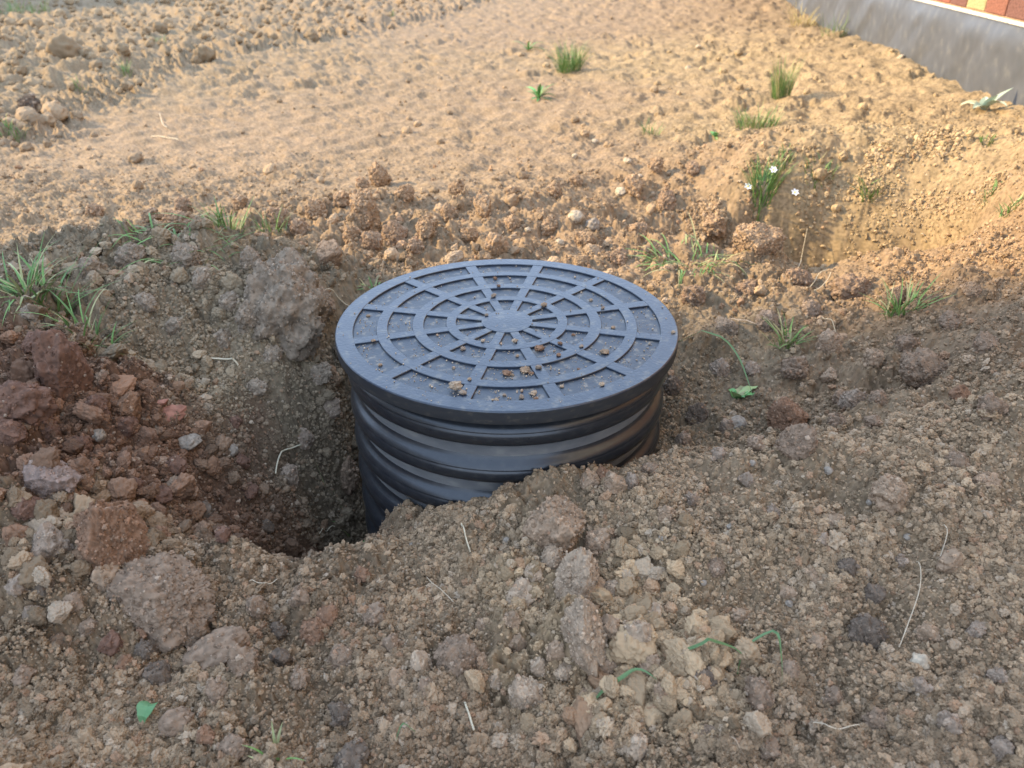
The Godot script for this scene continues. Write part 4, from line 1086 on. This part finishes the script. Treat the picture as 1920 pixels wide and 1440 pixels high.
func make_tufts() -> void:
	var m := leaf_material()
	for t: Array in TUFTS:
		var r := RandomNumberGenerator.new()
		r.seed = int(absf(t[0] * 7919.0 + t[1] * 104729.0))
		var look: Array = LOOKS[t[5]]
		var at := Vector3(t[0], ground_y(t[0], t[1]), t[1])
		var st := SurfaceTool.new()
		st.begin(Mesh.PRIMITIVE_TRIANGLES)
		var leafy: bool = look[3] > 0.01
		var count: int = t[4] * (2 if not leafy and t[4] > 10 else 1)
		for b in count:
			var az := r.randf() * TAU
			var off: float = sqrt(r.randf()) * t[2] * (0.01 if leafy else 0.34 if look[2] < 1.4 else 0.45)
			var root := Vector3(cos(az) * off, 0, sin(az) * off * 0.7)
			root.y = ground_y(at.x + root.x, at.z + root.z) - at.y - 0.003
			var heading := az + r.randfn() * 0.8
			var length: float = maxf(t[3], t[2] * 0.35 * look[2]) * look[1] * r.randf_range(0.3, 1.25)
			var lean: float = clampf(absf(r.randfn()) * 0.45 * look[2] + 0.1 + 0.5 * (look[2] - 0.5), 0.05, 1.45)
			var bend: float = r.randf_range(0.3, 1.5) * look[2]
			var line := PackedVector3Array([root])
			var p := root
			var steps := 7
			for i in steps:
				var ang := minf(lean + bend * float(i) / steps, 2.2)
				p += Vector3(sin(ang) * cos(heading), cos(ang), sin(ang) * sin(heading)) * length / steps
				p.y = maxf(p.y, ground_y(at.x + p.x, at.z + p.z) - at.y + 0.004) if ang > 1.2 else p.y
				line.append(p)
			var c: Color = look[0]
			if r.randf() < (0.08 if t[5] == "lush" else 0.3): c = c.lerp(Color(0.38, 0.31, 0.16), r.randf_range(0.3, 0.9))
			c = c * r.randf_range(0.75, 1.3)
			ribbon(st, line, look[3] * r.randf_range(0.7, 1.3), Vector3(-sin(heading), 0.15, cos(heading)), c, leafy)
		var o := put("leafy_weed" if leafy else "grass_tuft", st.commit(), m)
		tag(o, TEXTS[t[6]][0], "weed" if leafy else "grass", TEXTS[t[6]][1])
		o.position = at

const STRAND_TONES := {"blade": Color(0.10, 0.17, 0.07), "pale": Color(0.335, 0.25, 0.165), "straw": Color(0.50, 0.42, 0.29), "root": Color(0.50, 0.40, 0.28), "leaf": Color(0.10, 0.2, 0.085)}

func make_strands() -> void:
	var m := leaf_material()
	for s: Array in STRANDS:
		var flat: Array = s[0]
		var pts := PackedVector3Array()
		for i in range(0, flat.size(), 2): pts.append(Vector3(flat[i], 0, flat[i + 1]))
		var curve := Curve3D.new()
		for i in pts.size():
			var tan := (pts[mini(i + 1, pts.size() - 1)] - pts[maxi(i - 1, 0)]) / 6.0
			curve.add_point(pts[i], -tan, tan)
		var base := Vector3(pts[0].x, ground_y(pts[0].x, pts[0].z), pts[0].z)
		var line := PackedVector3Array()
		var n := 14
		var arch := 0.022 if s[2] == "blade" else 0.012 if s[2] == "leaf" else 0.004
		for i in n + 1:
			var f := float(i) / n
			var p := curve.sample_baked(f * curve.get_baked_length(), true)
			var g := ground_y(p.x, p.z)
			for q: float in [-0.008, 0.008]: g = maxf(g, ground_y(p.x + q, p.z - q))
			p.y = g + 0.005 + arch * sin(PI * f)
			line.append(p - base)
		for pass_ in 2:
			for i in range(1, n): line[i] = Vector3(line[i].x, maxf(line[i].y, (line[i - 1].y + line[i + 1].y) / 2.0), line[i].z)
		var st := SurfaceTool.new()
		st.begin(Mesh.PRIMITIVE_TRIANGLES)
		var c: Color = STRAND_TONES[s[2]]
		var side := (line[n] - line[0]).cross(Vector3.UP).normalized()
		if s[2] in ["straw", "root"]:
			# a round stalk
			for i in n:
				var a := line[i]; var b := line[i + 1]
				var al := (b - a).normalized()
				var u := al.cross(Vector3.UP).normalized()
				var w := u.cross(al)
				for k in 5:
					var c0: Vector3 = (u * cos(TAU * k / 5) + w * sin(TAU * k / 5)) * s[1] * 0.5
					var c1: Vector3 = (u * cos(TAU * (k + 1) / 5) + w * sin(TAU * (k + 1) / 5)) * s[1] * 0.5
					for p: Array in [[a + c0, c0], [b + c1, c1], [b + c0, c0], [a + c0, c0], [a + c1, c1], [b + c1, c1]]:
						st.set_color(c); st.set_normal((p[1] as Vector3).normalized()); st.add_vertex(p[0])
		else:
			ribbon(st, line, s[1], side, c, s[2] == "leaf")
		var o := put({"blade": "loose_grass", "pale": "loose_grass", "straw": "straw", "root": "root", "leaf": "torn_foliage"}[s[2]], st.commit(), m)
		tag(o, TEXTS[s[3]][0], {"blade": "grass", "pale": "grass", "straw": "straw", "root": "root", "leaf": "leaf"}[s[2]], TEXTS[s[3]][1])
		o.position = base

func make_flowers() -> void:
	var m := plain(Color(0.8, 0.8, 0.78), 0.6)
	m.cull_mode = BaseMaterial3D.CULL_DISABLED
	var heart := plain(Color(0.6, 0.5, 0.15), 0.8)
	var st := SurfaceTool.new()
	st.begin(Mesh.PRIMITIVE_TRIANGLES)
	for k in 6:
		var a := TAU * k / 6.0
		var d := Vector3(cos(a), 0.25, sin(a))
		ribbon(st, PackedVector3Array([d * 0.002, d * 0.009, d * 0.016 + Vector3(0, 0.001, 0), d * 0.02]), 0.011, Vector3(-sin(a), 0, cos(a)), Color.WHITE, true)
	var petals := st.commit()
	var ico := icosphere(1)
	var v: PackedVector3Array = ico[0]
	for i in v.size(): v[i] *= Vector3(0.005, 0.003, 0.005)
	var centre := smooth_mesh(v, ico[1])
	for f: Array in FLOWERS:
		var o := thing("white_flower", Vector3(f[0], ground_y(f[0], f[1]) + f[2], f[1]), f[3], "flower")
		o.basis = Basis(Vector3.RIGHT, 0.7) * Basis(Vector3.UP, f[0] * 9.0).scaled(Vector3.ONE * 0.75)
		put("petals", petals, m, o)
		put("flower_centre", centre, heart, o).position.y = 0.003

# ---------------------------------------------------------------- crumbs
var soil_table: Array[PackedFloat32Array] = []
const ST := 0.04; const SW := 150; const SH := 130   # from x -3.0, z -5.2

func crumb_colour(s: PackedFloat32Array, r: RandomNumberGenerator) -> Color:
	var k := r.randf_range(0.7, 1.42)
	var c := Color(s[0], s[1], s[2]) * k
	var q := r.randf()
	if q < 0.10: c = c.lerp(Color(0.40, 0.31, 0.22), r.randf_range(0.15, 0.5))
	elif q < 0.20: c = c * 0.7
	elif q < 0.26: c = c.lerp(Color(0.30, 0.16, 0.09), 0.4)
	c.a = 1.0
	return c

func scatter(called: String, label: String, meshes: Array, count: int, near: float, far: float, size: float, spread: float, seed_: int, box: Array = []) -> void:
	var r := RandomNumberGenerator.new()
	r.seed = seed_
	var places: Array[PackedFloat32Array] = []
	for k in meshes.size(): places.append(PackedFloat32Array())
	var made := 0
	var tries := 0
	while made < count and tries < count * 12:
		tries += 1
		var d := 1.0 / (1.0 / near - r.randf() * (1.0 / near - 1.0 / far))
		var x := r.randf_range(-1.12, 1.12) * half_view(d)
		if not box.is_empty():
			x = r.randf_range(box[0], box[1])
			d = -r.randf_range(box[2], box[3])
		var z := -d
		var rr := Vector2(x - SHAFT.x, z - SHAFT.z).length()
		if rr < 0.318: continue
		var i := clampi(int((x + 3.0) / ST + r.randf() - 0.5), 0, SW - 1)
		var j := clampi(int((z + 5.2) / ST + r.randf() - 0.5), 0, SH - 1)
		var s := soil_table[j * SW + i]
		var share := (clampf((s[3] - 0.82) * 3.0, 0.0, 1.0) if size > 0.009 else clampf((s[3] - 0.5) * 1.6, 0.03, 1.0) if size > 0.004 else s[4]) * clampf(0.62 + 2.3 * tint.get_noise_2d(x * 0.55 + 40.0, z * 0.55), 0.38 if size < 0.002 else 0.06, 1.0)
		if r.randf() > share: continue
		var rad := size * exp(r.randfn() * spread) * maxf(1.0, d * 0.45)
		rad = clampf(rad, size * 0.45, size * 3.3 * maxf(1.0, d * 0.45))
		var y := height(x, z, s[3])
		var b := Basis(Quaternion(r.randfn(), r.randfn(), r.randfn(), r.randfn()).normalized()) * Basis.from_scale(Vector3(rad * r.randf_range(0.75, 1.35), rad * r.randf_range(0.65, 1.0), rad))
		var c := crumb_colour(s, r)
		var p := places[made % meshes.size()]
		p.append_array(PackedFloat32Array([b.x.x, b.y.x, b.z.x, x, b.x.y, b.y.y, b.z.y, y + rad * 0.30, b.x.z, b.y.z, b.z.z, z, c.r, c.g, c.b, 1.0]))
		places[made % meshes.size()] = p
		made += 1
	for k in meshes.size():
		var mm := MultiMesh.new()
		mm.transform_format = MultiMesh.TRANSFORM_3D
		mm.use_colors = true
		mm.mesh = meshes[k]
		mm.instance_count = places[k].size() / 16
		mm.buffer = places[k]
		var o := MultiMeshInstance3D.new()
		o.name = numbered(called)
		o.multimesh = mm
		o.material_override = M.crumb
		add_child(o, true)
		tag(o, label, "soil", called + " over the dug ground", "stuff")
	print(called, " ", made, " of ", tries)

func make_crumbs() -> void:
	for j in SH:
		for i in SW: soil_table.append(soil(-3.0 + i * ST, -5.2 + j * ST))
	var fine := []
	for k in 3: fine.append(crumb_mesh(1, 500 + k))
	var mid := []
	for k in 5: mid.append(crumb_mesh(2, 520 + k))
	var coarse := []
	for k in 4: coarse.append(crumb_mesh(3, 540 + k))
	scatter("fine_crumbs", "fine soil crumbs covering the heaps and hollows", fine, 380000, 0.42, 4.0, 0.0013, 0.5, 61)
	scatter("soil_crumbs", "pea-sized soil crumbs strewn over the heaps", mid, 130000, 0.42, 3.6, 0.0023, 0.58, 62)
	scatter("pit_crumbs", "crumbs on the steep sides of the pit by the shaft", [fine[0], mid[0], mid[2]], 34000, 0.4, 4.0, 0.0019, 0.5, 65, [-0.85, -0.28, -1.75, -1.05])
	scatter("sandy_crumbs", "crumbs on the face of the sandy hole", [fine[1], mid[1]], 9000, 0.4, 4.0, 0.0024, 0.5, 66, [0.55, 1.5, -2.8, -2.3])
	var broken := []
	for k in 4: broken.append(clod_mesh(4, 560 + k, 1.7, 0.95))
	scatter("broken_soil", "broken lumps of soil thrown over the clay heap and the grey heap", broken, 1500, 0.42, 2.6, 0.0105, 0.36, 64)
	scatter("soil_nuggets", "hazelnut-sized soil nuggets strewn over the heaps", coarse, 2600, 0.42, 3.2, 0.0058, 0.36, 63)

func make_churned_clods() -> void:
	# the digger's churned strip, too far off to tell its clods apart
	var r := RandomNumberGenerator.new()
	r.seed = 90
	var shapes := []
	for k in 3: shapes.append(clod_mesh(3, 600 + k, 1.6, 0.6))
	var bufs: Array[PackedFloat32Array] = [PackedFloat32Array(), PackedFloat32Array(), PackedFloat32Array()]
	var n := 0
	while n < 1500:
		var z := -lerpf(3.8, 13.0, pow(r.randf(), 1.5))
		var x := r.randf_range(-1.15 * half_view(-z), 0.0)
		if r.randf() > churned(x, z) * clampf(0.5 + 1.4 * patch.get_noise_2d(x * 1.5, z * 1.5), 0.1, 1.0): continue
		var rad := 0.018 * exp(r.randfn() * 0.5)
		var s := soil(x, z)
		var c := Color(s[0], s[1], s[2]) * r.randf_range(0.75, 1.2)
		var b := Basis(Quaternion(r.randfn(), r.randfn(), r.randfn(), r.randfn()).normalized()).scaled(Vector3.ONE * rad)
		bufs[n % 3].append_array(PackedFloat32Array([b.x.x, b.y.x, b.z.x, x, b.x.y, b.y.y, b.z.y, height(x, z, s[3]) + rad * 0.25, b.x.z, b.y.z, b.z.z, z, c.r, c.g, c.b, 1.0]))
		n += 1
	for k in 3:
		var mm := MultiMesh.new()
		mm.transform_format = MultiMesh.TRANSFORM_3D
		mm.use_colors = true
		mm.mesh = shapes[k]
		mm.instance_count = bufs[k].size() / 16
		mm.buffer = bufs[k]
		var o := MultiMeshInstance3D.new()
		o.name = numbered("churned_soil")
		o.multimesh = mm
		o.material_override = M.crumb
		add_child(o, true)
		tag(o, "churned lumpy soil of the strip beyond the trodden ground", "soil", "churned soil of the far strip", "stuff")

func make_far_clods() -> void:
	# small clods strewn in patches over the trodden ground and the sandy slope
	var r := RandomNumberGenerator.new()
	r.seed = 91
	var shapes := []
	for k in 3: shapes.append(clod_mesh(3, 620 + k, 1.6, 0.6))
	var bufs: Array[PackedFloat32Array] = [PackedFloat32Array(), PackedFloat32Array(), PackedFloat32Array()]
	var n := 0
	while n < 700:
		var z := -lerpf(2.6, 10.0, pow(r.randf(), 1.8))
		var x := r.randf_range(-1.15, 1.0) * half_view(-z)
		if r.randf() > clampf(0.1 + 1.6 * patch.get_noise_2d(x * 0.9, z * 0.6), 0.02, 1.0): continue
		var rad := minf(0.007 * exp(r.randfn() * 0.6), 0.03)
		var s := soil(x, z)
		var c := Color(s[0], s[1], s[2]) * r.randf_range(0.75, 1.2)
		var b := Basis(Quaternion(r.randfn(), r.randfn(), r.randfn(), r.randfn()).normalized()).scaled(Vector3.ONE * rad)
		bufs[n % 3].append_array(PackedFloat32Array([b.x.x, b.y.x, b.z.x, x, b.x.y, b.y.y, b.z.y, height(x, z, s[3]) + rad * 0.25, b.x.z, b.y.z, b.z.z, z, c.r, c.g, c.b, 1.0]))
		n += 1
	for k in 3:
		var mm := MultiMesh.new()
		mm.transform_format = MultiMesh.TRANSFORM_3D
		mm.use_colors = true
		mm.mesh = shapes[k]
		mm.instance_count = bufs[k].size() / 16
		mm.buffer = bufs[k]
		var o := MultiMeshInstance3D.new()
		o.name = numbered("strewn_soil")
		o.multimesh = mm
		o.material_override = M.crumb
		add_child(o, true)
		tag(o, "small soil lumps strewn over the trodden ground and sandy slope", "soil", "strewn soil of the far ground", "stuff")

func make_cover_crumbs() -> void:
	var shapes := []
	for k in 5: shapes.append(crumb_mesh(2, 560 + k))
	for i in range(0, COVER_CRUMBS.size(), 3):
		var w: float = COVER_CRUMBS[i + 2]
		var o := put("soil_crumb", shapes[(i / 3) % 5], earth(["pale", "tan", "rust", "greybrown"][(i / 3 * 7) % 4]))
		var size_word := "tiny" if w < 0.0085 else "small" if w < 0.0115 else "thick"
		tag(o, "biggest soil crumb lying on the front edge of the ribbed cover" if i == 0 else "%s %s soil crumb lying on the ribbed cover" % [size_word, ["pale", "tan", "rusty", "grey-brown"][(i / 3 * 7) % 4]], "crumb", "" if i == 0 else "crumbs on the cover")
		o.basis = Basis(Vector3.UP, rng.randf() * TAU)
		o.scale = Vector3(w * 0.42, w * 0.3, w * 0.36)
		var rr := Vector2(COVER_CRUMBS[i] - SHAFT.x, COVER_CRUMBS[i + 1] - SHAFT.z).length()
		o.position = Vector3(COVER_CRUMBS[i], cover_y(COVER_CRUMBS[i], COVER_CRUMBS[i + 1], w * 0.4) + w * 0.2, COVER_CRUMBS[i + 1])
	# sand grains
	var r := RandomNumberGenerator.new()
	r.seed = 88
	var buf := PackedFloat32Array()
	var n := 0
	while n < 1700:
		var a := r.randf() * TAU
		var q := sqrt(r.randf()) * LID_R * 0.985
		var x := SHAFT.x + cos(a) * q
		var z := SHAFT.z + sin(a) * q
		var rad := 0.0007 * exp(r.randfn() * 0.5)
		var y := cover_y(x, z, rad)
		var low := y < LID_TOP - 0.003
		var front := smoothstep(-0.25, 0.3, z - SHAFT.z)
		var dusty := clampf(0.5 + 1.4 * tint.get_noise_2d(x * 3.0, z * 3.0), 0.05, 1.0)
		if r.randf() > dusty * (1.0 if low else 0.14) * lerpf(0.3, 1.0, front): continue
		var b := Basis(Quaternion(r.randfn(), r.randfn(), r.randfn(), r.randfn()).normalized()).scaled(Vector3.ONE * rad)
		var c := crumb_colour(PackedFloat32Array([0.36, 0.27, 0.185]), r)
		buf.append_array(PackedFloat32Array([b.x.x, b.y.x, b.z.x, x, b.x.y, b.y.y, b.z.y, y + rad * 0.6, b.x.z, b.y.z, b.z.z, z, c.r, c.g, c.b, 1.0]))
		n += 1
	var mm := MultiMesh.new()
	mm.transform_format = MultiMesh.TRANSFORM_3D
	mm.use_colors = true
	mm.mesh = crumb_mesh(0, 580)
	mm.instance_count = n
	mm.buffer = buf
	var g := MultiMeshInstance3D.new()
	g.name = numbered("sand_grains")
	g.multimesh = mm
	g.material_override = M.crumb
	add_child(g, true)
	tag(g, "pale sand grains lying in the recesses of the ribbed cover", "sand", "", "stuff")

# height of the cover's top: ribs stand proud of the sunken fields
func cover_y(x: float, z: float, room: float) -> float:
	var d := Vector2(x - SHAFT.x, z - SHAFT.z)
	var q := d.length() / LID_R
	var m := room / LID_R
	var up := q > 0.897 - m or q < 0.153 + m
	for band: Array in [[0.30, 0.36], [0.49, 0.558], [0.70, 0.765]]:
		if q > band[0] - m and q < band[1] + m: up = true
	var a := fposmod(atan2(d.y, d.x) + deg_to_rad(1.5) - PI / 2.0, TAU / 12.0) - TAU / 24.0
	if absf(a) * d.length() < lerpf(0.0085, 0.0125, q) + room: up = true
	return LID_TOP if up else LID_TOP - 0.0042

# ---------------------------------------------------------------- scene
func _ready() -> void:
	# camera
	var cam := Camera3D.new()
	cam.name = "camera"
	cam.position = Vector3(0.0, 0.95, 0.0)
	cam.rotation_degrees = Vector3(-30.5, 0.0, 0.0)
	cam.near = 0.05
	cam.far = 400.0
	var lens := CameraAttributesPhysical.new()
	lens.frustum_focal_length = 24.07
	lens.frustum_focus_distance = 1.38
	lens.frustum_near = 0.05
	lens.frustum_far = 400.0
	lens.exposure_aperture = 5.0
	cam.attributes = lens
	cam.fov = 53.0
	add_child(cam)
	cam.current = true
	# sky
	var env := Environment.new()
	env.background_mode = Environment.BG_SKY
	var sky := Sky.new()
	var air := ProceduralSkyMaterial.new()
	air.sky_top_color = Color(0.65, 0.74, 0.87)
	air.sky_horizon_color = Color(0.82, 0.88, 0.96)
	air.sky_curve = 0.16
	air.ground_bottom_color = Color(0.35, 0.29, 0.22)
	air.ground_horizon_color = Color(0.55, 0.52, 0.46)
	air.sun_angle_max = 4.0
	sky.sky_material = air
	env.sky = sky
	env.background_energy_multiplier = 1.6
	env.tonemap_mode = Environment.TONE_MAPPER_LINEAR
	env.tonemap_exposure = 2.85
	env.sdfgi_enabled = true
	env.ssao_enabled = true
	env.ssil_enabled = true
	var we := WorldEnvironment.new()
	we.name = "world_environment"
	we.environment = env
	add_child(we)
	# sun: low, from beyond the added house and shed on the left
	var sun := DirectionalLight3D.new()
	sun.name = "sun"
	sun.light_energy = 1.3
	sun.light_color = Color(1.0, 0.89, 0.70)
	sun.light_angular_distance = 1.5
	sun.shadow_enabled = true
	add_child(sun)
	sun.look_at_from_position(Vector3(-0.92, 0.46, -0.185) * 10.0, Vector3.ZERO)

	rng.seed = 7
	set_noise(warp, FastNoiseLite.TYPE_SIMPLEX, 5.0, 11, 3)
	set_noise(broad, FastNoiseLite.TYPE_SIMPLEX, 4.0, 12, 3)
	set_noise(lump, FastNoiseLite.TYPE_CELLULAR, 11.0, 13)
	set_noise(knob, FastNoiseLite.TYPE_CELLULAR, 32.0, 14)
	set_noise(grain, FastNoiseLite.TYPE_CELLULAR, 85.0, 15)
	set_noise(fuzz, FastNoiseLite.TYPE_SIMPLEX, 120.0, 16, 2)
	set_noise(patch, FastNoiseLite.TYPE_SIMPLEX, 3.2, 17, 2)
	set_noise(tint, FastNoiseLite.TYPE_SIMPLEX, 7.0, 18, 3)
	make_materials()
	fit_spots()
	make_ground()
	print("ground done ", Time.get_ticks_msec())
	make_brick_house()
	gable_house("shade_caster_house", "unseen tall plastered house added to cast the shade across the shaft and the near heaps", Vector3(-17.0, -0.2, -3.65), Vector3(-9.0, 6.0, 9.0), 8.6, 0.0, Color(0.6, 0.56, 0.5), Color(0.14, 0.06, 0.045), 4)  # added outside the view; its corner sets the edge of the near shade
	gable_house("shade_caster_shed", "unseen wooden shed added to cast the shade at the far end of the churned strip", Vector3(-13.4, -0.2, -15.7), Vector3(-10.2, 2.4, -10.5), 3.4, deg_to_rad(-27.7), Color(0.2, 0.13, 0.08), Color(0.1, 0.09, 0.08), 0)  # added outside the view; its ridge throws the far left shade
	make_shaft()
	make_lid()
	print("things done ", Time.get_ticks_msec())
	make_lumps()
	print('lumps ', Time.get_ticks_msec())
	make_tufts()
	make_strands()
	make_flowers()
	print('plants ', Time.get_ticks_msec())
	make_cover_crumbs()
	make_crusts()
	make_churned_clods()
	make_far_clods()
	make_crumbs()
	print('crumbs ', Time.get_ticks_msec())
